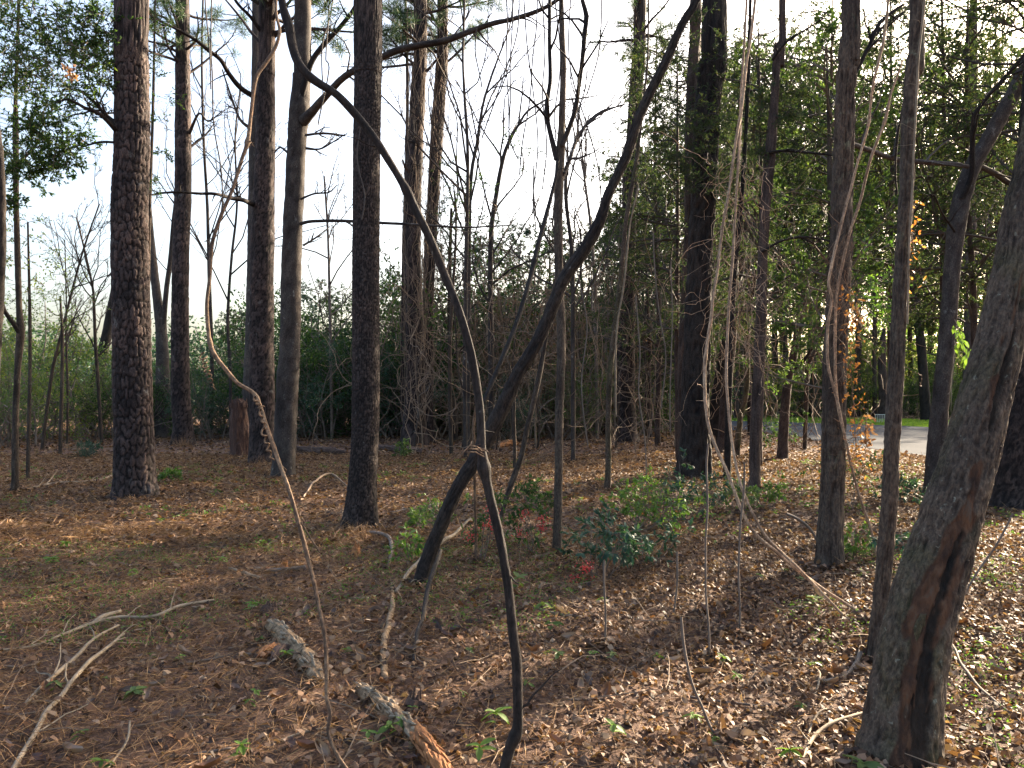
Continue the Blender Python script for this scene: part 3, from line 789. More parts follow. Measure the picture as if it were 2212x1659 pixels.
# --- forked sapling right of centre
pts = [(1203, 1200, 21), (1205, 1120, 19), (1207, 1000, 18), (1208, 900, 18), (1212, 780, 18), (1212, 700, 18), (1208, 600, 18), (1206, 500, 19), (1207, 400, 20), (1211, 330, 19), (1214, 250, 14), (1217, 150, 13), (1214, 60, 12), (1212, -40, 11), (1210, -500, 6)]
T10, _, _ = tree("sapling", "straight slender tree splitting into three stems right of the leaning trunk", "tree", pts, 7.6, bark='furrow', mat='oak', amp=.004, segs=24, step=.03, cell=(.02, .08), flare=.15)
limb(T10, [(1203, 345, 13), (1192, 300, 11), (1183, 260, 10), (1181, 225, 10), (1188, 180, 9), (1188, 120, 9), (1187, 60, 8), (1188, -60, 7)], 7.55, 7.7, 'dark', 1, (7,), 31, up=0)
limb(T10, [(1214, 315, 12), (1230, 275, 11), (1243, 235, 10), (1250, 190, 9), (1258, 130, 10), (1262, 80, 10), (1267, 35, 11), (1259, 5, 9), (1250, -60, 8)], 7.55, 7.3, 'vine_dark', 1, (7,), 32)
limb(T10, [(1212, 395, 7), (1230, 350, 7), (1245, 300, 6), (1262, 275, 5), (1290, 250, 5), (1320, 235, 4), (1350, 225, 3)], 7.6, 8.2, 'grey', 3, (6, 4, 3), 33)
limb(T10, [(1217, 380, 5), (1229, 345, 5), (1250, 342, 5), (1280, 330, 3), (1295, 320, 3)], 7.6, 7.4, 'grey', 2, (5, 4), 34)

vine("slim dark vine rising from the crossing point to the forked sapling", [(1040, 880, 9), (1055, 845, 10), (1090, 762, 10), (1115, 700, 10), (1134, 640, 10), (1148, 590, 10), (1154, 565, 10), (1162, 530, 10), (1176, 480, 10), (1189, 430, 8), (1200, 385, 7), (1206, 345, 6)], 6.3, 7.5, 'vine_dark', knots=[(1154, 565, 1.4)], amp=.001)
pts = [(1078, 1130, 11), (1090, 1090, 11), (1105, 1045, 13), (1120, 1005, 12), (1128, 980, 11), (1138, 930, 11), (1152, 870, 11), (1165, 810, 11), (1176, 750, 10), (1186, 690, 8), (1200, 600, 6)]
tree("sapling", "crooked thin brown sapling between the leaning trunk and the forked tree", "sapling", pts, 9.6, bark='smooth', mat='oak', amp=.003, segs=12, step=.04)
vine("frayed tan vine hanging straight down behind the crossing point", [(1030, 1205, 9), (1028, 1160, 6), (1026, 1060, 6), (1024, 980, 7), (1023, 920, 7), (1028, 880, 4)], 7.2, 6.8, 'vine_tan', amp=.001, root=True)
tree("sapling", "short straight brown stem just right of the crossing point", "sapling", [(1112, 1003, 8), (1112, 960, 7), (1110, 900, 7), (1111, 865, 5), (1100, 780, 3)], 16, bark='smooth', mat='oak', amp=.003, segs=8, step=.08)

# --- slim mossy trunk and straight pine right of centre
pts = go_up([(1312, 1064, 14), (1314, 1000, 13), (1314, 900, 12), (1319, 800, 12), (1327, 720, 13), (1337, 640, 11), (1345, 560, 10), (1352, 480, 10), (1362, 420, 9), (1378, 320, 7), (1392, 200, 5), (1400, 80, 4)], -300)
T11, _, _ = tree("sapling", "thin dark mossy trunk standing left of the straight vine-climbed pine", "sapling", pts, 12.4, bark='smooth', mat='lichen', amp=.006, segs=14, step=.05)
pts = go_up([(1357, 953, 48), (1355, 925, 42), (1352, 853, 39), (1352, 750, 38), (1355, 600, 37), (1356, 553, 34), (1362, 400, 32), (1371, 250, 30), (1378, 120, 27), (1382, 0, 25)])
T12, _, _ = tree("pine_tree", "straight pale purplish pine right of the leaning trunk with thin vines on it", "pine tree", pts, 25.5, bark='plate', mat='pine', amp=.02, segs=50, step=.06, cell=(.09, .16), seed=25, flare=.1)
clinging(T12, [(1357, 953, 46), (1352, 853, 39), (1352, 750, 38), (1355, 600, 37), (1362, 400, 32), (1382, 0, 25)], 25.5, 34, .06, 43)
vine("pale thin vine slanting down beside the straight purplish pine", [(1331, 900, 3.5), (1330, 840, 4), (1330, 760, 4), (1335, 690, 4), (1344, 640, 4), (1351, 590, 4), (1354, 553, 4), (1362, 480, 3), (1380, 400, 3)], 11.6, 11.2, 'stick', amp=.0005)

# --- big dark trunk
pts = go_up([(1500, 1033, 72), (1500, 1000, 66), (1501, 930, 58), (1502, 853, 56), (1507, 700, 53), (1513, 553, 50), (1519, 450, 52), (1525, 300, 54), (1535, 150, 53), (1544, 0, 52)])
T13, _, _ = tree("pine_tree", "large nearly black trunk right of centre, beside a peeling dead trunk", "pine tree", pts, 14.5, bark='furrow', mat='dark', amp=.045, segs=90, step=.035, cell=(.05, .2), seed=9, flare=.2, wob=.05)
pts = [(1476, 930, 20), (1474, 800, 20), (1478, 700, 21), (1484, 600, 22), (1488, 500, 21), (1490, 380, 22), (1494, 260, 24), (1500, 120, 24), (1505, -40, 22)]
tree("dead_tree", "pale peeling dead trunk against the left side of the near-black trunk", "dead tree", pts, 17.5, bark='furrow', mat='cedar', amp=.03, segs=30, step=.07, cell=(.04, .3), wob=.15)

# --- stems in the right thicket
pts = [(1543, 935, 34), (1550, 880, 32), (1562, 800, 30), (1575, 720, 26), (1590, 640, 22), (1602, 550, 18), (1625, 380, 13)]
tree("leaning_tree", "dark trunk leaning right just behind the near-black trunk", "tree", pts, 23, bark='furrow', mat='dark', amp=.015, segs=22, step=.08)
pts = [(1562, 960, 26), (1566, 900, 24), (1570, 830, 22), (1580, 750, 18), (1588, 640, 14), (1590, 500, 12), (1600, 200, 10)]
tree("cedar_tree", "reddish stem between the two dark stems right of the near-black trunk", "cedar tree", pts, 21, bark='furrow', mat='cedar', amp=.012, segs=18, step=.08)
pts = [(1570, 1040, 17), (1572, 985, 15), (1573, 900, 14), (1575, 820, 14), (1578, 740, 13), (1583, 640, 13), (1590, 553, 11), (1604, 400, 9), (1615, 200, 8), (1622, -40, 7)]
tree("sapling", "slender straight dark stem beside the foot of the near-black trunk", "sapling", pts, 14.2, bark='smooth', mat='dark', amp=.008, segs=14, step=.06)
pts = [(1590, 960, 14), (1600, 900, 12), (1611, 853, 12), (1614, 800, 12), (1612, 740, 11), (1620, 690, 10), (1630, 600, 8), (1650, 450, 6)]
tree("sapling", "greenish curved stem left of the reddish cedar trunk", "sapling", pts, 19.5, bark='smooth', mat='lichen', amp=.008, segs=12, step=.08)
pts = go_up([(1628, 1065, 26), (1630, 1030, 24), (1633, 930, 25), (1637, 853, 25), (1640, 780, 23), (1645, 650, 21), (1648, 553, 20), (1655, 430, 22), (1664, 333, 23), (1674, 200, 17), (1680, 100, 16), (1690, 0, 14)])
T15, _, _ = tree("cedar_tree", "reddish-brown shaggy cedar trunk between the black trunk and the vine-wrapped one", "cedar tree", pts, 12.5, bark='furrow', mat='cedar', amp=.014, segs=28, step=.05, cell=(.03, .3), wob=.08)
limb(T15, [(1662, 330, 7), (1690, 326, 6), (1730, 328, 5), (1795, 335, 4)], 12.4, 12, 'dark', 1, (6,), 44, up=-.1)
limb(T15, [(1645, 545, 6), (1690, 520, 5), (1740, 512, 5), (1800, 522, 4)], 12.4, 12.3, 'dark', 1, (6,), 45, up=-.1)
limb(T15, [(1668, 130, 6), (1700, 90, 5), (1730, 70, 4), (1780, 40, 3)], 12.4, 12.0, 'dark', 2, (6, 4), 46)
pts = [(1690, 992, 24), (1693, 930, 20), (1697, 870, 19), (1705, 810, 17), (1716, 760, 16), (1724, 710, 16), (1732, 665, 15), (1737, 635, 8)]
T16, _, _ = tree("broken_tree", "snapped trunk with a splintered tip left of the vine-wrapped trunk", "broken tree", pts, 18.6, bark='furrow', mat='cedar', amp=.02, segs=20, step=.06, wob=.12, cap=True)
for k in range(6):
    a = P(1728 + k * 3, 690, 18.6); mb = MB(); tubes(mb, [[a, a + [.02, 0, .35], a + [.05 + .02 * k, 0, .55 + .1 * (k % 3)]]], [[.04, .028, .004]], 5); part("splinter", mb, MAT['stick'], T16)
limb(T16, [(1708, 800, 10), (1735, 780, 8), (1757, 748, 7), (1775, 712, 5), (1800, 660, 3)], 18.5, 18, 'dark', 1, (5,), 47)
pts = [(1738, 940, 9), (1742, 850, 10), (1746, 790, 9), (1770, 740, 8), (1790, 690, 6), (1815, 600, 4)]
tree("sapling", "thin arching stem right of the snapped trunk", "sapling", pts, 22, bark='smooth', mat='oak', amp=.006, segs=10, step=.1)
pts = [(1722, 300, 16), (1740, 240, 18), (1760, 190, 16), (1790, 130, 14), (1810, 60, 12), (1835, -60, 10)]

# --- vine-wrapped trunk
pts = go_up([(1790, 1238, 60), (1792, 1215, 54), (1793, 1160, 50), (1797, 1080, 47), (1800, 980, 47), (1802, 853, 46), (1805, 753, 46), (1810, 640, 44), (1817, 553, 43), (1818, 450, 42), (1822, 330, 40), (1827, 200, 38), (1834, 90, 36), (1838, 0, 36)])
T17, _, _ = tree("oak_tree", "furrowed brown trunk wrapped by thin pale vines and orange dead leaves", "tree", pts, 6.85, bark='furrow', mat='oak', amp=.02, segs=110, step=.018, cell=(.026, .14), seed=17, flare=.28, lobes=3)
limb(T17, [(1823, 205, 10), (1880, 95, 9), (1900, 50, 8), (1950, 10, 6)], 6.8, 6.9, 'dark', 2, (6, 4), 48)
limb(T17, [(1835, 310, 12), (1880, 325, 11), (1930, 343, 11), (1990, 350, 12), (2060, 355, 11), (2090, 360, 10)], 9.8, 10.8, 'grey', 1, (6,), 49)
# --- slim trunk right of it
pts = go_up([(1893, 1406, 46), (1897, 1370, 36), (1902, 1300, 33), (1911, 1210, 32), (1920, 1106, 32), (1925, 1000, 31), (1930, 900, 31), (1936, 800, 30), (1941, 700, 29), (1946, 600, 29), (1952, 500, 28), (1959, 380, 27), (1963, 250, 28), (1974, 130, 29), (1981, 0, 30)])
T18, _, _ = tree("oak_tree", "slim furrowed trunk with one bright edge, between the wrapped trunk and the leaning one", "tree", pts, 4.8, bark='furrow', mat='oak', amp=.010, segs=80, step=.014, cell=(.017, .09), seed=18, flare=.2)
# --- grey trunk curving right
pts = [(2018, 1066, 47), (2021, 1030, 42), (2026, 930, 37), (2033, 853, 34), (2043, 750, 33), (2052, 650, 33), (2059, 553, 33), (2068, 480, 36), (2080, 420, 36), (2105, 350, 32), (2135, 300, 30), (2165, 245, 30), (2195, 190, 30), (2230, 110, 27), (2300, -60, 22), (2380, -300, 14)]
T19, _, _ = tree("forked_tree", "smooth grey trunk bending right near its top, left of the big leaning tree", "tree", pts, 12.3, bark='smooth', mat='grey', amp=.014, segs=36, step=.05, seed=19)
limb(T19, [(2078, 430, 14), (2098, 380, 12), (2100, 330, 11), (2103, 260, 10), (2110, 240, 9), (2150, 190, 8), (2190, 145, 7), (2230, 95, 6)], 12.2, 11.6, 'dark', 2, (6, 5), 50)
limb(T19, [(2100, 352, 13), (2150, 375, 12), (2180, 395, 12), (2215, 400, 12), (2260, 410, 10)], 12.4, 13.2, 'grey', 1, (6,), 51)
limb(T19, [(2062, 500, 5), (2035, 460, 4), (2010, 420, 3), (1960, 480, 3)], 12.2, 12.0, 'dark', 1, (5,), 52)

# --- the big leaning tree with the rotten streak
pts = [(1944, 1622, 168), (1950, 1585, 150), (1957, 1520, 145), (1966, 1440, 138), (1982, 1360, 132), (2000, 1290, 130), (2025, 1210, 126), (2052, 1120, 119), (2078, 1040, 112), (2100, 960, 107), (2121, 880, 102), (2142, 800, 97), (2162, 720, 92), (2180, 640, 88), (2196, 560, 84), (2212, 460, 80), (2240, 330, 76), (2290, 100, 70), (2350, -200, 60), (2440, -600, 50)]
C, R = path3(pts, 3.45, 4.3); C, R = root_at(C, R)
T20 = thing("leaning_tree", "big lichen-spotted leaning tree with a charred rotten streak, at the right", "tree", (C[0][0], C[0][1], 0))
mb = MB(); C20, R20 = trunk(mb, C, R, 150, .011, 'furrow', .012, 20, .06, (.018, .07), 3, .06)
# sunken rotten streak down the side that faces the path
v = mb.v[0]; k = len(C20); vg = v.reshape(k, 150, 3); tg = mb.tone[0].reshape(k, 150)
th = np.arange(150) * 2 * math.pi / 150
s20 = np.concatenate([[0], np.cumsum(np.linalg.norm(np.diff(C20, axis=0), axis=1))])
faceth = -math.pi / 2
for sgn in (1,):
    tc = vg - C20[:, None, :]
    ang = np.arctan2(tc[..., 0], -tc[..., 1])          # 0 faces the camera side, + to the right
    cen = .10 * np.sin(s20 * 5 + 1) - .12 + .10 * s20
    wdt = (.07 + .13 * vn(s20 * 6, 0, 0, 77)) * np.clip((1.12 - s20) / .3, 0, 1) * np.clip((vn(s20 * 3.3, 4, 0, 78) - .12) * 5, .35, 1)
    dist = np.abs(ang - cen[:, None]) + (vn(ang * 9, s20[:, None] * 22, 0, 5) - .5) * .2 + (vn(ang * 3, s20[:, None] * 4, 0, 15) - .5) * .3 + (vn(ang * 30, s20[:, None] * 40, 0, 16) - .5) * .16
    sunk = np.clip(1 - (dist - wdt[:, None]) / .09, 0, 1)
    wd2 = (.30 + .25 * vn(s20 * 4, 2, 0, 79)) * np.clip((1.45 - s20) / .5, 0, 1)
    dist2 = np.abs(ang - cen[:, None] + .17) + (vn(ang * 5, s20[:, None] * 9, 0, 6) - .5) * .5
    bare = np.clip(1 - (dist2 - wd2[:, None]) / .08, 0, 1)
    vg -= nrm(tc) * (sunk * .015 + bare * .006)[..., None]
mb.v[0] = vg.reshape(-1, 3)
t20 = part("trunk", mb, MAT['lichen'], T20, smooth=True)
me = t20.data
for nm, arr in (("sunk", sunk), ("bare", bare)):
    a = me.attributes.new(nm, 'FLOAT', 'POINT'); a.data.foreach_set("value", arr.astype(np.float32).ravel())
m2 = MAT['lichen'].copy(); m2.name = "leaning_tree_bark"; me.materials[0] = m2; nt = m2.node_tree; b = nt.nodes["Principled BSDF"]
src = b.inputs["Base Color"].links[0].from_socket
a1 = nt.nodes.new("ShaderNodeAttribute"); a1.attribute_name = "bare"; a2 = nt.nodes.new("ShaderNodeAttribute"); a2.attribute_name = "sunk"
nw = noise(nt, 1, 5, .6, mapping(nt, (22, 22, 4))); rw = ramp(nt, [(.3, (.035, .02, .014)), (.45, (.07, .035, .02)), (.58, (.12, .058, .03)), (.72, (.10, .075, .055))], nw.outputs[0])
c1 = mixc(nt, a1.outputs["Fac"], src, rw.outputs[0]); c2 = mixc(nt, a2.outputs["Fac"], c1, ramp(nt, [(.35, (.008, .007, .006)), (.7, (.045, .03, .02))], nw.outputs[0]).outputs[0])
nt.links.new(c2, b.inputs["Base Color"])
# loose bark plates along the wound
for k_, (px, py, hh, ww) in enumerate([(1905, 1480, .16, .045), (1990, 1440, .12, .04), (1955, 1330, .14, .04), (2050, 1250, .16, .04), (2000, 1130, .15, .04), (1893, 1560, .13, .045), (2055, 1010, .18, .04), (2090, 880, .16, .04), (2130, 1000, .12, .03)]):
    Y = 3.45 + .85 * (1622 - py) / 2222; ci = np.argmin(np.linalg.norm(C20 - P(px, py, Y), axis=1)); rr = R20[ci]
    dxp = P(px, py, Y)[0] - C20[ci, 0]; dxp = float(np.clip(dxp, -.8 * rr, .8 * rr)); yy = C20[ci, 1] - math.sqrt(max(rr * rr - dxp * dxp, 0)) - .004
    n_ = 7; gxx = np.linspace(-1, 1, n_); mb = MB(); rows = []
    for j in range(n_):
        tt = -1 + 2 * j / (n_ - 1); wj = ww / 2 * (1 - .5 * tt * tt) * RNG.uniform(.7, 1.15)
        rows.append(np.stack([C20[ci, 0] + dxp + gxx * wj + tt * hh / 2 * .32, yy + gxx ** 2 * .012 + RNG.normal(0, .0015, n_), np.full(n_, C20[ci, 2]) + tt * hh / 2], 1))
    F = np.array(rows); Bk = F + [0, .012, 0]; v = np.concatenate([F.reshape(-1, 3), Bk.reshape(-1, 3)]); idx = np.arange(n_ * n_).reshape(n_, n_)
    q = np.stack([idx[:-1, :-1], idx[:-1, 1:], idx[1:, 1:], idx[1:, :-1]], -1).reshape(-1, 4); e = np.concatenate([idx[0], idx[1:, -1], idx[-1, :-1][::-1], idx[1:-1, 0][::-1]]); o_ = n_ * n_
    side = np.stack([e, np.roll(e, -1), np.roll(e, -1) + o_, e + o_], -1)
    mb.add(v, np.concatenate([q, q[:, ::-1] + o_, side])); part("bark_plate", mb, MAT['lichen'], T20)
# mossy root spreading at its foot
for (pp, ) in (([(1985, 1560, 60), (2010, 1620, 70), (2035, 1690, 70), (2060, 1780, 40)],), ([(1905, 1580, 50), (1885, 1612, 40), (1860, 1640, 20)],), ([(1950, 1590, 60), (1955, 1650, 55), (1950, 1720, 30)],)):
    C, R = ground_path(pp, -.085); R = R * .8; C[0, 2] += .04; mb = MB(); trunk(mb, C, R, 26, .03, 'furrow', .008, 5, 0, (.03, .1), wob=.12); part("root", mb, MAT['lichen'], T20, smooth=True)

# --- dark trunk at the right edge
pts = [(2192, 1095, 86), (2193, 1060, 76), (2197, 950, 72), (2205, 850, 70), (2212, 700, 66), (2222, 500, 62), (2240, 200, 56), (2260, -100, 50), (2290, -600, 40)]
tree("pine_tree", "thick dark trunk cut by the right edge, behind the big leaning tree", "pine tree", pts, 10.9, bark='plate', mat='pine_dark', amp=.02, segs=60, step=.04, cell=(.06, .1), flare=.35)

# --- far trunks over the driveway
tree("leaning_tree", "dark slanting trunk beyond the lawn, right of the slim furrowed trunk", "tree", [(2003, 908, 24), (1998, 870, 21), (1994, 800, 19), (1987, 720, 18), (1980, 660, 17), (1970, 600, 15), (1955, 500, 13), (1940, 300, 11)], 45, bark='furrow', mat='dark', amp=.03, segs=18, step=.2)
t, _, _ = tree("tree_stump", "tall weathered broken snag beyond the lawn, right of the orange leaves", "snag", [(1908, 893, 18), (1907, 850, 17), (1906, 800, 18), (1906, 750, 16), (1909, 722, 9), (1911, 705, 2)], 47, bark='furrow', mat='cedar', amp=.06, segs=20, step=.15, wob=.15)
tree("pine_tree", "pale distant trunk beyond the lawn, just left of the broken snag", "pine tree", [(1890, 893, 10), (1889, 800, 9), (1889, 650, 8), (1890, 300, 6)], 52, mat='oak', segs=12, step=.3)
tree("pine_tree", "distant reddish trunk beyond the lawn, right of the grey bending trunk", "pine tree", [(2095, 895, 28), (2094, 800, 25), (2096, 600, 22), (2100, 300, 18), (2105, -200, 14)], 44, mat='pine', segs=16, step=.25, amp=.03)

# --- left side
pts = [(33, 1062, 15), (33, 1000, 14), (34, 900, 13), (38, 800, 13), (44, 720, 16), (41, 660, 12), (38, 560, 12), (35, 440, 11), (34, 300, 12), (34, 200, 8), (38, 80, 6), (42, -60, 5)]
T23, C23, R23 = tree("evergreen_tree", "slender leafy evergreen tree near the left edge of the woods", "tree", pts, 12.6, bark='smooth', mat='oak', amp=.008, segs=16, step=.06)
limb(T23, [(45, 725, 10), (30, 700, 10), (10, 672, 9), (2, 650, 11), (-8, 628, 6)], 12.6, 12.2, 'dark', 0)
limb(T23, [(36, 370, 8), (48, 345, 8), (62, 330, 7), (80, 310, 6), (92, 285, 4)], 12.6, 12.4, 'dark', 2, (5, 4), 61)
tree("pine_tree", "dark trunk at the extreme left edge, ending in a broken limb", "tree", [(-22, 1130, 34), (-18, 900, 28), (-8, 700, 24), (2, 560, 20), (3, 460, 18), (1, 350, 14), (-8, 250, 10), (-20, 100, 8)], 10, mat='dark', segs=24, step=.05, bark='furrow', amp=.01)
pts = [(188, 915, 32), (195, 880, 26), (203, 850, 25), (214, 800, 23), (225, 750, 21), (235, 700, 20), (250, 620, 18), (268, 500, 14)]
tree("leaning_tree", "dark trunk leaning right, showing left of the plated pine", "tree", pts, 33, mat='dark', segs=20, step=.15, amp=.03)
pts = [(352, 940, 42), (353, 900, 34), (352, 853, 30), (351, 780, 27), (347, 700, 23), (339, 640, 19), (332, 580, 17), (325, 500, 13), (318, 400, 10), (300, 200, 7)]
t, _, _ = tree("forked_tree", "grey tree forking low, between the plated pine and the pine behind", "tree", pts, 28, mat='grey', segs=22, step=.1, amp=.02)
limb(t, [(352, 740, 14), (354, 690, 12), (360, 620, 11), (368, 560, 10), (373, 490, 8), (378, 440, 6), (390, 350, 4)], 28, 27.5, 'grey', 2, (7, 5), 62)

# ---------------------------------------------------------------- small saplings and bare trees in the middle distance
def bare_tree(label, pts, Y, mat='grey', seed=0, nc=(12, 7, 5), group=None, name="bare_tree", cat="bare tree", up=.14, t0=.35, lf=(.25, .45), leaf=None, nleaf=3, levels=3, ang=.7, wander=.17, rmin=None, lsize=.06):
    rg = np.random.default_rng(seed)
    t, C, R = tree(name, label, cat, pts, Y, bark='smooth', mat=mat, amp=.004, segs=8, step=.15, group=group, seed=seed)
    i = np.linspace(0, len(C) - 1, 12).astype(int)
    mb = MB(); rm = rmin or .00013 * Y + .001
    last = bare_twigs(mb, C[i][None], np.minimum(R[i], .05)[None], levels, nc, ang, up, lf, wander, rm, (4, 3, 3), rg, t0)
    part("branches", mb, MAT[mat], t)
    if leaf:
        c, d = along(last, nleaf, .2, rg); mb = MB()
        leaves(mb, c, d + rg.normal(size=c.shape) * .7, lsize, lsize * .5, .2); part("leaves", mb, MAT[leaf], t)
    return t
bt = [
 ("thin twin-stemmed bare tree just right of the vine-hung pines", [(1006, 940, 9), (1004, 800, 9), (1006, 650, 9), (1007, 553, 9), (1010, 420, 8), (1010, 317, 7), (1003, 200, 6), (1000, 120, 5), (1003, 0, 5), (1000, -100, 3)], 19, 'grey', 1),
 ("bare tree curving right toward the hanging vine strands", [(1012, 930, 9), (1012, 760, 9), (1014, 500, 8), (1018, 380, 8), (1030, 310, 7), (1043, 228, 6), (1060, 170, 5), (1078, 120, 4), (1100, 60, 3), (1112, -20, 3)], 21, 'grey', 2),
 ("pale bare tree with a crooked top between two thin trees", [(1062, 920, 12), (1060, 700, 12), (1060, 520, 11), (1070, 433, 10), (1085, 350, 9), (1100, 305, 8), (1120, 270, 6), (1140, 240, 5), (1180, 215, 4)], 22, 'grey', 3),
 ("small bare tree with wispy twigs right of the forked tree", [(717, 930, 7), (715, 800, 7), (712, 640, 6), (708, 500, 5), (700, 380, 4)], 27, 'twig', 4),
 ("small bare tree left of the twin pines, twigs against the sky", [(500, 930, 8), (497, 800, 7), (492, 690, 7), (500, 560, 6), (512, 440, 5), (508, 300, 4), (520, 180, 3)], 26, 'grey', 5),
 ("tall twiggy bare tree in the gap left of the twin pines", [(455, 940, 9), (458, 800, 9), (452, 600, 8), (448, 450, 7), (440, 300, 6), (436, 120, 5), (440, -50, 4)], 30, 'grey', 6),
 ("leaning bare sapling left of the plated pine", [(92, 960, 8), (97, 920, 7), (106, 850, 7), (115, 790, 7), (130, 730, 6), (150, 650, 5), (180, 540, 4), (215, 440, 3)], 22, 'oak', 7),
 ("forked bare sapling close to the left of the plated pine", [(220, 905, 7), (212, 830, 7), (206, 740, 7), (203, 660, 6), (200, 620, 5), (185, 550, 4), (165, 470, 3)], 25, 'oak', 8),
 ("straight bare sapling with steep twigs left of the leaning dark trunk", [(145, 960, 4), (146, 850, 5), (143, 730, 4), (143, 640, 3), (140, 520, 2)], 24, 'oak', 9),
 ("pale bare sapling in the thicket right of the vine-hung pines", [(984, 942, 12), (979, 890, 9), (973, 820, 9), (971, 730, 9), (971, 600, 8), (975, 450, 6)], 26, 'oak', 10),
 ("bare tree behind the forked sapling, twigs fanning into the sky", [(1238, 920, 10), (1238, 750, 10), (1236, 560, 9), (1222, 420, 8), (1230, 345, 7), (1262, 275, 6), (1300, 240, 5), (1345, 228, 3)], 18, 'grey', 11),
 ("thin bare tree left of the straight purplish pine", [(1290, 930, 8), (1288, 760, 8), (1284, 600, 7), (1275, 480, 6), (1262, 380, 5), (1255, 300, 3)], 27, 'twig', 12),
]
for lb, pts, Y, mt, sd in bt: bare_tree(lb, pts, Y, mt, 100 + sd)

# ================================================================ THICKETS, CROWNS AND BACKGROUND
def shrub_mesh(seed, H, Rx, n_main=10, leaf=.06, nleaf=6, nc=(6, 6), leafmat='leaf_dark', upness=.5, narrow=.5, spread=1.0, base=.0, L0=.75):
    rg = np.random.default_rng(seed)
    S = np.zeros((n_main, 3)); S[:, :2] = rg.normal(0, Rx * .25, (n_main, 2)); S[:, 2] = base
    D = np.concatenate([rg.normal(0, .45 * spread, (n_main, 2)), np.full((n_main, 1), 1.0)], 1)
    Pt, RR = grow(S, D, rg.uniform(L0 * H * .8, H, n_main), rg.uniform(.012, .03, n_main) * H / 3, 8, .14, .02, .3, rg)
    w_ = MB(); tubes(w_, Pt, RR, 5)
    S2, D2, L2, R2 = spawn(Pt, RR, nc[0], .08, 1, .95, (.22, .45), .5, rng=rg); P2, RR2 = grow(S2, D2, L2 * 1.1, np.maximum(R2, .005), 6, .2, .03, .4, rg); tubes(w_, P2, RR2, 3)
    S3, D3, L3, R3 = spawn(P2, RR2, nc[1], .15, 1, .8, (.35, .7), .6, rng=rg); P3, RR3 = grow(S3, D3, L3, np.maximum(R3, .003), 5, .2, 0, .5, rg)
    tubes(w_, P3[::2], RR3[::2], 3)
    c, d = along(P3, nleaf, .05, rg)
    c = c + rg.normal(0, leaf * .6, c.shape)
    l_ = MB(); leaves(l_, c, d + rg.normal(size=c.shape) * .8, rg.uniform(.7, 1.3, len(c)) * leaf, leaf * narrow, .2)
    return w_, l_

def variant(name, w_, l_, wm, lm):
    a = w_.mesh(name + "_stems"); a.materials.append(MAT[wm]); b = l_.mesh(name + "_leaves"); b.materials.append(MAT[lm]); return a, b

def place(name, label, cat, meshes, x, y, sc, rz, group=None, lm=None, z=0.0, names=("stems", "foliage"), szz=None):
    t = thing(name, label, cat, (x, y, z), group); t.rotation_euler = (0, 0, rz); t.scale = (sc, sc, szz or sc)
    for me, nm in zip(meshes, names):
        o = bpy.data.objects.new(nm, me); COL.objects.link(o); o.parent = t
    return t
def px_x(px, Y): return (px - CX) / FD * Y

V = {}
for i in range(3):
    V['dark%d' % i] = variant("evergreen", *shrub_mesh(200 + i, 3.4, 1.6, 13, .075, 7, (9, 8)), 'twig', 'leaf_dark')
    V['mid%d' % i] = variant("broadleaf", *shrub_mesh(210 + i, 3.6, 1.5, 12, .07, 5, (8, 8), upness=.4), 'twig', 'leaf_mid')
V['yel0'] = variant("yellow_shrub", *shrub_mesh(220, 3.6, 1.6, 12, .08, 6, (8, 8)), 'twig', 'leaf_yel')
V['yel1'] = variant("yellow_shrub", *shrub_mesh(221, 3.6, 1.6, 11, .08, 5, (8, 7)), 'twig', 'leaf_yel')
V['brush0'] = variant("brush", *shrub_mesh(222, 3.6, 1.5, 14, .05, 1, (9, 8)), 'twig_tan', 'brown_leaf')
V['blue0'] = variant("bluish", *shrub_mesh(223, 3.6, 1.5, 12, .07, 7, (9, 8)), 'twig', 'leaf_blue')

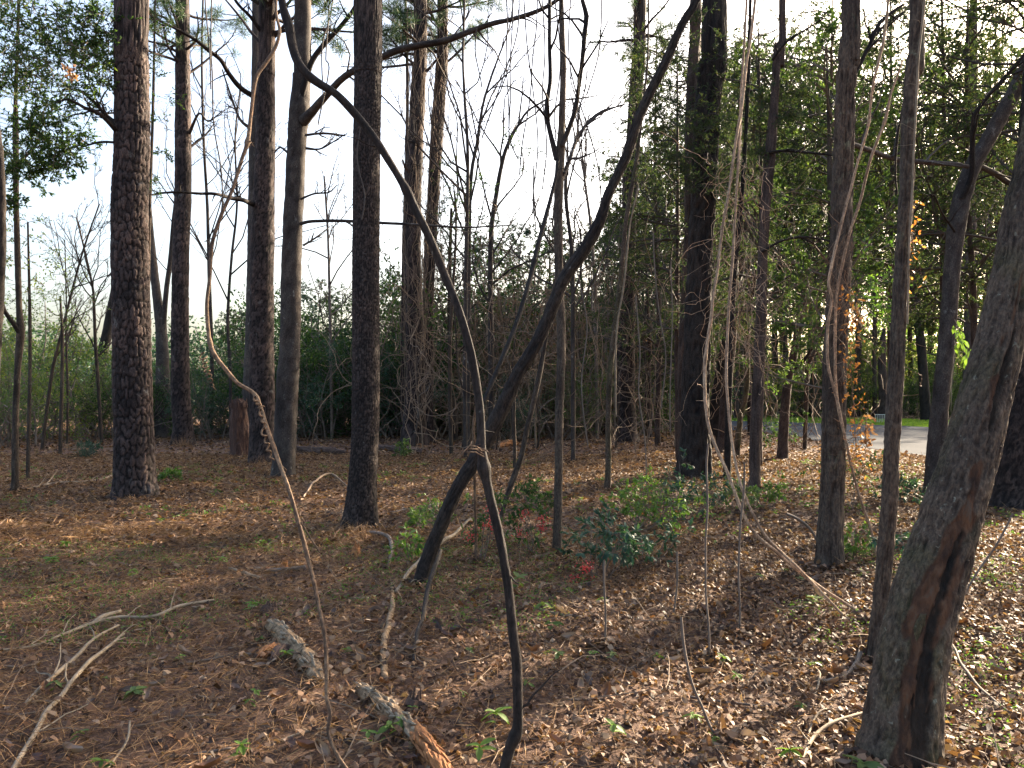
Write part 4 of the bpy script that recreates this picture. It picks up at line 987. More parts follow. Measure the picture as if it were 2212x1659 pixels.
# hedge of evergreen shrubs, left and centre, one by one: (px, distance, height, kind, label)
hedge = [
 (-60, 26, 4.6, 'mid0', "yellow-green shrub at the far left edge behind the slender evergreen"),
 (20, 23, 3.9, 'mid1', "light green shrub behind the slender evergreen at the left"),
 (95, 26, 4.6, 'yel0', "sunlit yellow-green shrub behind the leaning bare sapling"),
 (165, 29, 4.9, 'yel1', "yellowish shrub left of the leaning dark trunk"),
 (60, 30, 5.4, 'dark0', "taller dark shrub rising behind the yellow-green ones at the left"),
 (225, 28, 3.9, 'mid2', "green shrub behind the leaning dark trunk"),
 (270, 27, 3.6, 'dark1', "dark shrub directly behind the plated pine"),
 (330, 30, 3.6, 'dark2', "dark shrub behind the low-forking grey tree"),
 (385, 34, 4.2, 'dark0', "dark shrub behind the pine with the patch"),
 (440, 27, 3.4, 'blue0', "bluish-green shrub in the gap left of the broken stump"),
 (492, 30, 3.7, 'dark1', "dark evergreen shrub above the broken stump"),
 (545, 32, 5.2, 'blue0', "tall shrub behind the twin pines"),
 (600, 29, 4.2, 'dark2', "dark shrub behind the smooth forked tree"),
 (668, 27, 4.4, 'blue0', "bluish shrub in the gap right of the smooth forked tree"),
 (722, 29, 5.2, 'dark0', "tall dark shrub left of the centre pine"),
 (700, 34, 6.4, 'mid1', "lighter shrub rising behind the others left of the centre pine"),
 (780, 31, 4.8, 'dark1', "dark shrub behind the centre pine"),
 (850, 28, 5.2, 'blue0', "bluish shrub between the centre pine and the vine-hung pines"),
 (850, 34, 7.0, 'mid0', "taller loose shrub behind, right of the centre pine"),
 (925, 31, 4.8, 'dark2', "dark shrub behind the vine-hung pines"),
 (985, 34, 7.6, 'dark1', "tall dark evergreen right of the vine-hung pines"),
 (990, 27, 3.4, 'brush0', "tangled dead brush at the foot of the pale bare sapling"),
 (1050, 28, 4.6, 'brush0', "brown tangled brush behind the arching vine"),
 (1060, 36, 8.0, 'blue0', "bluish evergreen crown above the brown brush"),
 (1110, 26, 3.2, 'blue0', "low bluish shrub behind the leaning trunk"),
 (1085, 30, 7.2, 'brush0', "high brown brush left of the leaning trunk's middle"), (1150, 29, 7.6, 'brush0', "high brown twiggy brush right behind the crossing"), (1215, 32, 7.4, 'brush0', "high brown brush right of the forked sapling"),
 (1120, 33, 7.8, 'brush0', "tall brown brush above the leaning trunk's lower half"),
 (1175, 30, 5.6, 'brush0', "brown brush tangled behind the forked sapling"),
 (1180, 38, 8.4, 'blue0', "tall bluish evergreen behind the forked sapling"),
 (1225, 27, 3.6, 'mid2', "green shrub right of the forked sapling"),
 (1250, 35, 7.8, 'mid0', "tall green-gold crown right of the forked sapling"),
 (1290, 29, 4.8, 'mid1', "green shrub behind the thin mossy trunk"),
 (1300, 37, 8.4, 'dark0', "tall dark evergreen between forked sapling and purplish pine"),
 (1345, 33, 5.2, 'dark1', "dark shrub behind the purplish pine"),
 (700, 31, 7.2, 'dark1', "tallest dark evergreen left of the centre pine"), (745, 34, 8.0, 'blue0', "tall bluish evergreen touching the centre pine's left edge"), (520, 33, 6.6, 'dark0', "tall dark evergreen between the two-pine pair and the gap"), (858, 30, 7.4, 'dark2', "tall evergreen filling the gap right of the centre pine"), (960, 31, 8.6, 'dark0', "tall evergreen just right of the vine-hung pines"), (1040, 33, 9.0, 'mid2', "tall olive evergreen behind the arching vine"), (1095, 35, 10.2, 'dark1', "tallest dark evergreen left of the forked sapling"), (1160, 34, 9.4, 'brush0', "highest brown brush left of the forked sapling"), (1235, 35, 10.2, 'mid0', "tall pale olive evergreen right of the forked sapling"), (1290, 34, 9.6, 'blue0', "tall bluish evergreen left of the purplish pine"), (15, 31, 7.0, 'mid2', "tall green shrub at the left edge behind the slender evergreen"),
 (1400, 30, 4.0, 'mid2', "leafy shrub right of the purplish pine"),
 (1440, 33, 6.0, 'mid0', "leafy green shrub left of the near-black trunk"),
]
for i, (px, Y, H, kd, lb) in enumerate(hedge):
    base_h = 3.9; s = H / base_h
    place("evergreen_shrub" if 'brush' not in kd else "dead_brush", lb, "shrub", V[kd], px_x(px, Y), Y, s, i * 1.7)

def thicket_label(px, w0, i):
    where = "left of the vine-hung pines" if px < 880 else "between the vine-hung pines" if px < 935 else "just right of the vine-hung pines" if px < 985 else "left behind the crossing vine" if px < 1035 else "right behind the crossing" if px < 1085 else "between leaning trunk and forked sapling" if px < 1195 else "just right of the forked sapling" if px < 1260 else "left of the thin mossy trunk" if px < 1310 else "left of the purplish pine" if px < 1350 else "right of the purplish pine" if px < 1410 else "left of the near-black trunk"
    return ("hair-thin" if w0 < 3 else "slim" if w0 < 4.3 else "thicker") + " bare thicket stem " + where
# thicket of slim pale stems in the centre, each its own
rg = np.random.default_rng(5)
for i in range(46):
    px = rg.uniform(860, 1460); Y = rg.uniform(21, 33); py0 = 850 + 2661 / Y; h = rg.uniform(150, 460); w0 = rg.uniform(2.2, 6)
    pts = [(px, py0, w0)]; x = px
    for k in range(5): x += rg.normal(0, 7); pts.append((x, py0 - h * (k + 1) / 5, w0 * (1 - .13 * (k + 1))))
    t, C, R = tree("thicket_stem", thicket_label(px, w0, i), "sapling", pts, Y, bark='smooth', mat=rg.choice(['twig', 'oak', 'twig_tan', 'grey']), amp=.002, segs=5, step=.3, group="slim bare stems of the central thicket", seed=i)
    mb = MB(); ii = np.linspace(0, len(C) - 1, 8).astype(int); bare_twigs(mb, C[ii][None], R[ii][None], 2, (8, 4), .8, .05, (.2, .4), .2, .005, (3, 3), rg); part("branches", mb, MAT[rg.choice(['twig', 'twig_tan'])], t)
# looping dead vines tangled over the thicket
n = 620
S = np.stack([rg.uniform(-3.8, 9.0, n), rg.uniform(17, 27, n), rg.uniform(.3, 6.0, n)], 1)
Pt, RR = grow(S, np.stack([rg.normal(0, .5, n), rg.normal(0, .2, n), rg.normal(.1, .9, n)], 1), rg.uniform(1, 3.2, n), rg.uniform(.005, .011, n), 16, .28, -.02, .7, rg)
Pt[..., 2] = np.maximum(Pt[..., 2], .02)
mb = MB(); tubes(mb, Pt, RR, 4)
single("vine_tangle", mb, MAT['twig_tan'], "dry looping vines tangled over the central thicket", "vine tangle", kind="stuff")

# ---------------------------------------------------------------- hanging thin vines, one by one
hang = [
 ([(1165, -30), (1163, 60), (1150, 130), (1140, 220), (1128, 300), (1122, 380)], 8.5), ([(1107, -30), (1104, 60), (1098, 150), (1100, 260), (1103, 330)], 9),
 ([(1120, -30), (1113, 70), (1086, 160), (1060, 250), (1045, 300)], 8.2), ([(1130, -30), (1140, 90), (1155, 190), (1160, 300), (1150, 420), (1158, 500)], 8.8),
 ([(1170, -30), (1175, 110), (1168, 210), (1180, 330), (1175, 410)], 9.4), ([(1095, -30), (1100, 40), (1092, 140), (1097, 240), (1100, 300), (1118, 345)], 9.1),
 ([(1200, -30), (1208, 130), (1200, 240), (1204, 300)], 7.9), ([(1235, -30), (1232, 90), (1240, 170), (1262, 260), (1290, 360), (1300, 450)], 8.6),
 ([(1028, 60), (1025, 110), (1040, 170), (1043, 185)], 10.4), ([(455, -30), (452, 60), (460, 160), (466, 280), (477, 380), (480, 470)], 12),
 ([(443, -30), (445, 30), (455, 140), (458, 190)], 12.5), ([(715, -30), (706, 60), (702, 130), (708, 146), (690, 270)], 12.8), ([(725, -30), (712, 40), (695, 100), (700, 200)], 13.4),
 ([(1300, -30), (1296, 60), (1290, 130), (1270, 200)], 9.9), ([(780, 260), (770, 340), (790, 420), (784, 470)], 9.0),
 ([(1450, 560), (1455, 700), (1446, 820), (1450, 930)], 12), ([(1375, 640), (1382, 760), (1378, 850), (1393, 980), (1400, 1060)], 11), ([(1240, 560), (1270, 700), (1255, 840), (1272, 960)], 13),
 ([(1410, 500), (1420, 620), (1436, 760), (1430, 880)], 13),
]
def strand_at(x):
    for lim, w_ in ((449, "hanging left of the gap's middle"), (600, "hanging between the left pines"), (720, "just right of the smooth forked tree"), (760, "between forked tree and centre pine"), (800, "beside the centre pine"), (1050, "dangling under the long limb"), (1100, "leftmost of the strands over the centre"), (1110, "second of the strands over the centre"), (1125, "third strand over the centre, bending left"), (1145, "fourth strand over the centre"), (1167, "fifth strand, left of the forked sapling"), (1180, "sixth strand, touching the forked sapling"), (1210, "crossing the forked sapling's top"), (1238, "between the forked sapling's stems"), (1260, "low between sapling and leaning trunk"), (1330, "right of the forked sapling's right stem"), (1400, "below the leaning trunk"), (1430, "right of the purplish pine"), (1500, "left of the near-black trunk")):
        if x < lim: return w_
for i, (pp, Y) in enumerate(hang):
    up_ = i < 15
    vine(("thin dark vine strand against the sky, " if up_ else "thin brown vine strand before the green thicket, ") + strand_at(pp[0][0]), [(a, b_, 3.0 if up_ else 3) for a, b_ in pp][::-1], Y, Y, 'twig_dark' if up_ else 'twig', segs=5, step=.06, group="thin strands hanging against the sky" if up_ else "thin strands hanging in the thicket", amp=.0003, wob=.0, jag=.05)

# pale vines at the right, sunlight worked into their bark colour
vine("pale long vine sweeping down left of the reddish cedar, reaching the ground right", [(1880, 1340, 7), (1830, 1306, 7), (1774, 1270, 7), (1730, 1237, 8), (1687, 1200, 8), (1634, 1156, 7), (1604, 1106, 7), (1571, 1020, 7), (1541, 953, 7), (1527, 900, 7), (1522, 830, 7), (1525, 760, 7), (1536, 690, 7), (1541, 636, 6), (1549, 590, 6), (1555, 540, 6), (1563, 480, 6), (1572, 430, 6), (1583, 350, 6), (1592, 290, 6), (1603, 225, 6), (1612, 140, 6), (1622, 80, 6), (1631, 0, 6), (1640, -120, 5)], 5.5, 6.5, 'vine_pale_lit', knots=[(1525, 770, 1.3), (1690, 1202, 1.3)], root=True)
vine("second pale vine beside it, meeting it low before the vine-wrapped trunk", [(1872, 1376, 6), (1830, 1335, 6), (1790, 1296, 6), (1752, 1256, 6), (1712, 1215, 6), (1672, 1178, 6), (1645, 1145, 6), (1622, 1100, 6), (1598, 1040, 6), (1581, 953, 6), (1573, 880, 6), (1569, 810, 6), (1571, 730, 6), (1576, 640, 6), (1583, 553, 6), (1589, 450, 5), (1596, 330, 5), (1601, 200, 5), (1608, 90, 5), (1616, -60, 5)], 5.35, 6.7, 'vine_pale_lit', root=True)
V3, _, _ = vine("pale vine bowing left around the vine-wrapped trunk", [(1821, 925, 6), (1812, 880, 6), (1800, 835, 6), (1789, 790, 6), (1787, 735, 6), (1790, 690, 6), (1797, 650, 6), (1790, 613, 6), (1795, 580, 6), (1806, 530, 6), (1826, 450, 6), (1840, 400, 6), (1853, 350, 5), (1868, 300, 5), (1877, 262, 5), (1884, 195, 5), (1896, 140, 6), (1908, 90, 6), (1917, 20, 5), (1925, -80, 5)], 6.5, 6.3, 'vine_pale_lit', knots=[(1877, 262, 1.5)])
vine("pale vine running down the front of the vine-wrapped trunk to the ground", [(1900, 1190, 6), (1880, 1140, 6), (1864, 1095, 6), (1850, 1050, 6), (1838, 1000, 6), (1824, 940, 6), (1811, 880, 6), (1805, 820, 6), (1804, 770, 6), (1804, 720, 6), (1807, 640, 6), (1820, 570, 6), (1838, 495, 6), (1858, 435, 6), (1880, 345, 6), (1911, 262, 6), (1924, 205, 5), (1938, 165, 4), (1950, 130, 3)], 6.9, 6.2, 'vine_pale_lit', root=True, knots=[(1911, 262, 1.4)])
vine("thin bright vine climbing the right edge of the slim furrowed trunk", [(1960, 700, 4), (1963, 553, 4), (1966, 480, 4), (1971, 400, 4), (1973, 340, 4), (1977, 267, 4), (1980, 200, 4), (1983, 130, 4), (1990, 67, 4), (1996, 10, 4), (2003, -80, 4)], 4.75, 4.6, 'stick', amp=.002, wob=.3)
vine("dark thin vine between the wrapped trunk and the slim furrowed trunk", [(1938, 420, 4), (1934, 370, 4), (1938, 300, 5), (1950, 230, 4), (1957, 190, 3)], 5.4, 5.2, 'vine_dark')
for (pp, Y, lb) in [([(1584, 1700), (1541, 1583), (1512, 1520), (1494, 1473), (1482, 1400), (1474, 1333)], 3.6, "thin dark dead stem slanting up from the bottom right of centre"),
                    ([(1457, 1330), (1460, 1270), (1463, 1190)], 5.6, "short pale dead stem standing alone in the leaf litter"),
                    ([(1531, 1410), (1527, 1250), (1526, 1106), (1530, 960)], 4.8, "straight thin brown stem rising left of the long pale vine"),
                    ([(1596, 1375), (1598, 1240), (1602, 1106), (1610, 1000)], 5.2, "straight dark stem crossing behind the long pale vines"),
                    ([(1305, 1400), (1306, 1290), (1305, 1210)], 4.9, "thin upright berry-cane stem beneath the red berries"),
                    ([(2060, 1330), (2071, 1303), (2110, 1235), (2161, 1166), (2190, 1110)], 5.4, "thin brown shoot leaning right behind the big leaning tree"),
                    ([(1700, 1110), (1722, 1120), (1745, 1140), (1766, 1172), (1780, 1195)], 7.6, "short brown stem leaning against the wrapped trunk's foot")]:
    vine(lb, [(a, b_, 4.5 if '1700' not in str(pp) else 6) for a, b_ in pp], Y, Y, 'twig', segs=6, name="dead_sapling", cat="dead sapling", amp=.0004, root=lb[0] != 's' or 'straight' in lb, jag=.02)

# leafy tangle of dead orange leaves hung on the wrapped trunk
def strand_leaves(t, pts, Y, n, spread, L, mat, name="leaves", sub=None, droop=.2, seed=1):
    rg = np.random.default_rng(seed); C = np.array([P(a, b_, Y) for a, b_ in pts]); C, _ = catmull(C, np.ones(len(C)), .03)
    i = rg.integers(0, len(C), n); c = C[i] + rg.normal(0, spread, (n, 3)) * [1, 1, .8]
    mb = MB(); leaves6(mb, c, rg.normal(size=(n, 3)) + [0, 0, -droop], rg.uniform(.6, 1.2, n) * L, rg.uniform(.35, .55, n) * L, curl=.2)
    o = part(name, mb, MAT[mat], t)
    S = C[rg.integers(0, len(C), n // 3)]; Pt, RR = grow(S, rg.normal(size=S.shape) + [0, 0, -.6], rg.uniform(.05, .28, len(S)), np.full(len(S), .0016), 6, .5, -.1, .6, rg)
    m3 = MB(); tubes(m3, Pt, RR, 3); tubes(m3, [C], [np.full(len(C), .003)], 5); part("tendrils", m3, MAT['vine_tan'], t)
OT = thing("dead_leaf_vine", "vine tangle of backlit orange dead leaves along the wrapped trunk's right side", "vine", P(1850, 1000, 6.6))
strand_leaves(OT, [(1835, 630), (1842, 700), (1838, 760), (1840, 830), (1846, 900), (1850, 960), (1868, 1010)], 6.6, 230, .045, .04, 'dead_leaf', seed=71)
OT2 = thing("dead_leaf_vine", "yellowing leaf vine at the slim furrowed trunk's right edge", "vine", P(1970, 520, 4.9))
strand_leaves(OT2, [(1975, 440), (1968, 490), (1972, 530), (1955, 560), (1966, 610)], 4.95, 70, .035, .035, 'dead_leaf', seed=72)
OT3 = thing("dead_leaf_vine", "hanging wad of curled brown leaves left of the driveway view", "leaf bundle", P(1870, 945, 5.6))
strand_leaves(OT3, [(1872, 900), (1870, 935), (1871, 950), (1872, 960)], 5.6, 46, .022, .05, 'brown_leaf', seed=73, droop=.8)
OT4 = thing("dead_leaf_vine", "small dark curled leaf wad hanging beside the wrapped trunk", "leaf bundle", P(1850, 680, 6.2))
strand_leaves(OT4, [(1848, 655), (1850, 680), (1853, 695)], 6.2, 30, .018, .05, 'brown_leaf', seed=74, droop=.8)
OT5 = thing("dead_leaf_vine", "brown dead leaf cluster hanging in the left evergreen's crown", "leaf bundle", P(152, 155, 11))
strand_leaves(OT5, [(148, 145), (152, 155), (156, 165)], 11, 26, .035, .09, 'brown_leaf', seed=75, droop=.8)
CL = thing("climbing_tangle", "shaggy mass of dry vine stems draped between the cedar and pale vines", "vine tangle", P(1620, 700, 10))
rg = np.random.default_rng(81); n = 120
S = np.array([P(rg.normal(1605, 34), rg.uniform(330, 760), rg.uniform(8.5, 11.5)) for _ in range(n)])
Pt, RR = grow(S, rg.normal(size=(n, 3)) * [.35, .3, .2] + [0, 0, -1], rg.uniform(.4, 1.5, n), rg.uniform(.0022, .005, n), 18, .34, -.04, .6, rg)
mb = MB(); tubes(mb, Pt, RR, 4); part("stems", mb, MAT['vine_pale_lit'], CL)
CL2 = thing("climbing_tangle", "wisps of dry vine draped across the wrapped trunk's middle", "vine tangle", P(1800, 580, 6.6)); n = 46
S = np.array([P(rg.uniform(1790, 1850), rg.uniform(480, 640), rg.uniform(6.45, 6.7)) for _ in range(n)])
Pt, RR = grow(S, rg.normal(size=(n, 3)) * [.3, .15, .2] + [-.35, 0, -.8], rg.uniform(.2, .9, n), rg.uniform(.0015, .003, n), 14, .18, -.05, .6, rg)
mb = MB(); tubes(mb, Pt, RR, 4); part("stems", mb, MAT['vine_tan'], CL2)

# ---------------------------------------------------------------- leafy crown of the slender evergreen, left
def crown_on(t, centres, rads, n_br, leafL, nleaf, mat, seed, wmat='twig', narrow=.42, flat=.6, droop=.0, sub=5):
    rg = np.random.default_rng(seed); w_ = MB(); l_ = MB()
    for (c, r) in zip(centres, rads):
        S = np.tile(c, (n_br, 1)) + rg.normal(0, r * .25, (n_br, 3)) * [1, 1, flat]
        D = rg.normal(size=(n_br, 3)) * [1, 1, flat] + [0, 0, .1 - droop]
        Pt, RR = grow(S, D, rg.uniform(.5, 1.0, n_br) * r, np.full(n_br, .004 + r * .003), 6, .2, -droop * .2, .4, rg); tubes(w_, Pt, RR, 3)
        S2, D2, L2, R2 = spawn(Pt, RR, sub, .1, 1, .8, (.3, .6), .6, rng=rg); P2, RR2 = grow(S2, D2, L2, np.maximum(R2, .0025), 5, .2, -droop * .2, .5, rg); tubes(w_, P2, RR2, 3)
        cc, dd = along(P2, nleaf, 0, rg); leaves(l_, cc, dd + rg.normal(size=cc.shape) * .6, rg.uniform(.7, 1.3, len(cc)) * leafL, leafL * narrow, .2)
    part("twigs", w_, MAT[wmat], t); part("crown", l_, MAT[mat], t)
cs = []; rs = []
for (px, py, rr) in [(20, 60, .8), (60, 20, .7), (110, 60, .8), (160, 40, .7), (200, 80, .7), (60, 110, .9), (20, 150, .8), (100, 150, .8), (150, 110, .6), (190, 140, .7), (230, 60, .6), (225, 170, .5), (30, 200, .7), (75, 215, .8), (120, 200, .6), (110, 260, .6), (60, 290, .6), (90, 320, .5), (130, 300, .5), (150, 340, .45), (110, 360, .45), (20, 330, .5), (30, 380, .4), (75, 360, .4), (5, 420, .4), (-40, 100, 1), (-60, 250, 1), (215, 120, .5), (10, 10, .8)]:
    cs.append(P(px, py, 11.8 + (hash(px * py) % 10) * .12)); rs.append(rr)
crown_on(T23, cs[::2], rs[::2], 16, .066, 7, 'leaf_dark', 91); crown_on(T23, cs[1::2], rs[1::2], 16, .066, 7, 'leaf_mid', 90)
RG2 = thing("evergreen_tree", "leafy evergreen showing in patches right of the plated pine's upper trunk", "tree", (px_x(330, 15), 15, 0))
C, R = path3([(310, 1020, 10), (318, 800, 9), (322, 500, 8), (330, 250, 6), (335, 0, 4)], 15.6); mb = MB(); trunk(mb, C, R, 8, .2, 'smooth', .004, 1, 0); part("trunk", mb, MAT['oak'], RG2)
crown_on(RG2, [P(a, b_, 15.4) for a, b_ in [(335, 30), (345, 90), (340, 150), (350, 210), (330, 60), (338, 260), (345, 330), (335, 400), (230, 30), (245, 100), (300, -30), (360, -10)]], [.5, .5, .45, .4, .5, .35, .3, .3, .6, .5, .6, .5], 7, .065, 3, 'leaf_dark', 92)
crown_on(T13, [P(a, b_, Y) for a, b_, Y in [(1470, 170, 13.8), (1440, 215, 13.6), (1480, 240, 13.9), (1500, 290, 13.7), (1455, 290, 13.5), (1420, 250, 14), (1530, 330, 13.8), (1480, 350, 13.7), (1430, 340, 14), (1500, 400, 13.8), (1545, 250, 14), (1400, 200, 14.2), (1560, 120, 14), (1450, 100, 14), (1500, 60, 14), (1540, 400, 14), (1410, 130, 14.3), (1585, 200, 14.2)]], [.5] * 18, 13, .07, 8, 'cedar_leaf', 97, 'twig_dark', .2, .5, .15, 6)
crown_on(T15, [P(a, b_, 12.6) for a, b_ in [(1650, 220), (1690, 260), (1720, 240), (1660, 290), (1700, 330), (1745, 300), (1640, 330), (1690, 180), (1735, 200), (1720, 380)]], [.42] * 10, 12, .07, 7, 'cedar_leaf', 98, 'twig_dark', .2, .5, .15, 6)
# light loose foliage low at left
YG = [("lime-tinted young tree at the left below the evergreen crown", [(30, 480), (60, 520), (20, 560), (90, 560), (45, 610), (120, 600)], 14.5, 'leaf_yel', 93),
      ("loose green young tree behind the bare saplings at the left", [(100, 640), (150, 620), (190, 660), (130, 690), (60, 670), (20, 640)], 20, 'leaf_mid', 94)]
for lb, pp, Y, mt, sd in YG:
    t = thing("young_tree", lb, "young tree", (px_x(pp[0][0] + 30, Y), Y, 0))
    C, R = path3([(pp[0][0] + 30, 850 + 2661 / Y, 8), (pp[0][0] + 35, 750, 7), (pp[0][0] + 30, pp[0][1], 4)], Y); mb = MB(); trunk(mb, C, R, 8, .2, 'smooth', .004, 1, 0); part("trunk", mb, MAT['oak'], t)
    crown_on(t, [P(a, b_, Y) for a, b_ in pp], [.55] * len(pp), 7, .06, 3, mt, sd)
# leaf sprays right of the centre pine and round the gap's lower edge
t = thing("evergreen_tree", "small-leaved evergreen rising right of the vine-hung pines", "tree", (px_x(975, 20), 20, 0))
C, R = path3([(975, 983, 9), (972, 750, 8), (985, 500, 5), (980, 400, 3)], 20); mb = MB(); trunk(mb, C, R, 8, .2, 'smooth', .004, 1, 0); part("trunk", mb, MAT['oak'], t)
crown_on(t, [P(a, b_, 20) for a, b_ in [(970, 370), (985, 410), (960, 440), (1000, 450), (975, 490), (1010, 500), (960, 520), (1040, 395), (1045, 470), (1110, 310), (1130, 330), (1020, 540), (1085, 480)]], [.55] * 10 + [.7] * 3, 7, .07, 4, 'leaf_dark', 95)
t = thing("pine_sapling", "needled branch tufts behind the two vine-hung pines, high up", "pine tree", (px_x(880, 27), 27, 0))
C, R = path3([(870, 948, 12), (872, 600, 10), (880, 200, 7), (870, -200, 5)], 27.5); mb = MB(); trunk(mb, C, R, 8, .3, 'smooth', .004, 1, 0); part("trunk", mb, MAT['pine'], t)
def tufts(mb, cs, rs, n, L, W, rg):
    for c, r in zip(cs, rs):
        k = 26; cc = c + rg.normal(0, r * .45, (n, 3)) * [1, 1, .6]; i = np.repeat(np.arange(n), k)
        leaves(mb, cc[i], rg.normal(size=(n * k, 3)) + [0, 0, .25], rg.uniform(.7, 1.1, n * k) * L, W, .1)
rg = np.random.default_rng(96)
mb = MB(); tufts(mb, [P(a, b_, 26.5) for a, b_ in [(860, 60), (880, 90), (925, 60), (935, 20), (870, 20), (960, 85), (1000, 95), (1010, 75), (990, 110), (840, 75), (930, 100)]], [.6] * 11, 14, .26, .014, rg); part("crown", mb, MAT['pine_leaf'], t)
for k_ in range(6):
    a = P([860, 885, 930, 960, 1000, 1020][k_], [60, 80, 60, 85, 95, 80][k_], 26.5); b_ = P(878, [90, 110, 20, 40, 20, 0][k_], 27.5); mb = MB(); tubes(mb, [[b_, (a + b_) / 2 + [0, 0, .2], a]], [[.04, .03, .012]], 5); part("limb", mb, MAT['pine'], t)

# ---------------------------------------------------------------- cedars and pines filling the right
def cedar_mesh(seed, H=11.0, nb=54, R=2.8, base=1.8, leafL=.08, nleaf=10):
    rg = np.random.default_rng(seed); w_ = MB(); l_ = MB()
    z = rg.uniform(base, H * .97, nb); prof = np.clip(1 - (z - base) / (H * 1.25), .15, 1) * np.clip((z - base) / 1.2 + .45, 0, 1)
    a = rg.uniform(0, 6.28, nb)
    S = np.stack([np.zeros(nb), np.zeros(nb), z], 1); D = np.stack([np.cos(a), np.sin(a), rg.uniform(-.15, 1.1, nb)], 1)
    Pt, RR = grow(S, D, prof * R * rg.uniform(.55, 1.3, nb), .016 + .016 * prof, 7, .2, -.05, .25, rg); tubes(w_, Pt, RR, 4)
    S2, D2, L2, R2 = spawn(Pt, RR, 9, .12, 1, .8, (.25, .5), .5, rng=rg); P2, RR2 = grow(S2, D2, L2, np.maximum(R2, .005), 6, .16, -.07, .4, rg); tubes(w_, P2, RR2, 3)
    S3, D3, L3, R3 = spawn(P2, RR2, 5, .2, 1, .6, (.35, .65), .6, rng=rg); P3, RR3 = grow(S3, D3, L3, np.full(len(S3), .003), 4, .16, -.1, .5, rg)
    c, d = along(P3, nleaf, 0, rg)
    leaves(l_, c, d + rg.normal(size=c.shape) * .32 + [0, 0, -.15], rg.uniform(.6, 1.2, len(c)) * leafL, leafL * .26, .3)
    m_ = MB(); C = np.array([[0, 0, -.1], [.05, 0, H * .3], [-.05, .05, H * .6], [0, 0, H]]); trunk(m_, C, np.array([.075, .065, .045, .015]), 14, .15, 'furrow', .012, seed, .2)
    return m_, w_, l_
CV = []
for i in range(6):
    m_, w_, l_ = cedar_mesh(300 + i) if i < 3 else cedar_mesh(300 + i, 11.5, 44, 3.0, 3.2)
    A = m_.mesh("cedar_trunk", smooth=True); A.materials.append(MAT['cedar']); B_ = w_.mesh("cedar_branches"); B_.materials.append(MAT['twig_dark']); D_ = l_.mesh("cedar_foliage"); D_.materials.append(MAT['cedar_leaf']); CV.append((A, B_, D_))
PV = []
for i in range(2):      # broad-leaved understory tree, high crown
    rg = np.random.default_rng(320 + i); m_ = MB(); C = np.array([[0, 0, -.1], [.1, 0, 3], [-.1, .1, 6], [.2, 0, 10]]); trunk(m_, C, np.array([.12, .1, .07, .02]), 12, .15, 'furrow', .01, i, .2)
    w_ = MB(); l_ = MB(); nb = 34; z = rg.uniform(2.0, 9.5, nb); a = rg.uniform(0, 6.28, nb)
    Pt, RR = grow(np.stack([0 * z, 0 * z, z], 1), np.stack([np.cos(a), np.sin(a), rg.uniform(.2, .9, nb)], 1), rg.uniform(1.3, 2.6, nb), np.full(nb, .03), 7, .15, 0, .25, rg); tubes(w_, Pt, RR, 4)
    last = bare_twigs(w_, Pt, RR, 2, (8, 6), .75, .03, (.3, .5), .18, .003, (3, 3), rg)
    c, d = along(last, 9, .1, rg); leaves(l_, c, d + rg.normal(size=c.shape) * .7, rg.uniform(.7, 1.3, len(c)) * .085, .045, .2)
    A = m_.mesh("tree_trunk", smooth=True); A.materials.append(MAT['oak']); B_ = w_.mesh("tree_branches"); B_.materials.append(MAT['twig']); D_ = l_.mesh("tree_foliage"); D_.materials.append(MAT['leaf_mid']); PV.append((A, B_, D_))
    D2_ = D_.copy(); D2_.materials.clear(); D2_.materials.append(MAT['leaf_yel']); PV.append((A, B_, D2_))
NM = ("trunk", "branches", "foliage")
ced = [(1420, 24, 1.15, 0, "dark cedar behind the near-black trunk's left side"), (1465, 18.5, .9, 4, "cedar in front of the peeling dead trunk, drooping sprays"), (1640, 17, .9, 5, "cedar with low dark sprays behind the reddish cedar trunk"), 
       (1803, 17.5, .95, 3, "cedar whose crown fills the gap just left of the wrapped trunk"), (1928, 16.5, .95, 5, "cedar between the wrapped trunk and the slim furrowed trunk"), (2038, 15.5, .95, 4, "cedar right of the slim furrowed trunk, high sprays"), (2100, 14.6, .9, 3, "cedar behind the big leaning tree's upper part"),
       (2225, 13, .95, 5, "cedar cut by the right edge of the woods"), (1345, 33, 1.1, 2, "distant cedar behind the purplish pine"), (1400, 29, 1.0, 1, "cedar just right of the purplish pine"), (1450, 32, 1.2, 0, "cedar in the gap before the near-black trunk, farther back"), (1500, 22, 1.05, 3, "cedar close behind the near-black trunk, high branches"), (2160, 18, 1.0, 5, "tall cedar high between the bending trunk and the right edge"), (1620, 29, 1.2, 1, "cedar farther back between the reddish cedar and the pale vines")]
for i, (px, Y, s, k_, lb) in enumerate(ced):
    t = place("cedar_tree", lb, "cedar tree", CV[k_], px_x(px, Y), Y, s, i * 2.1, names=NM)
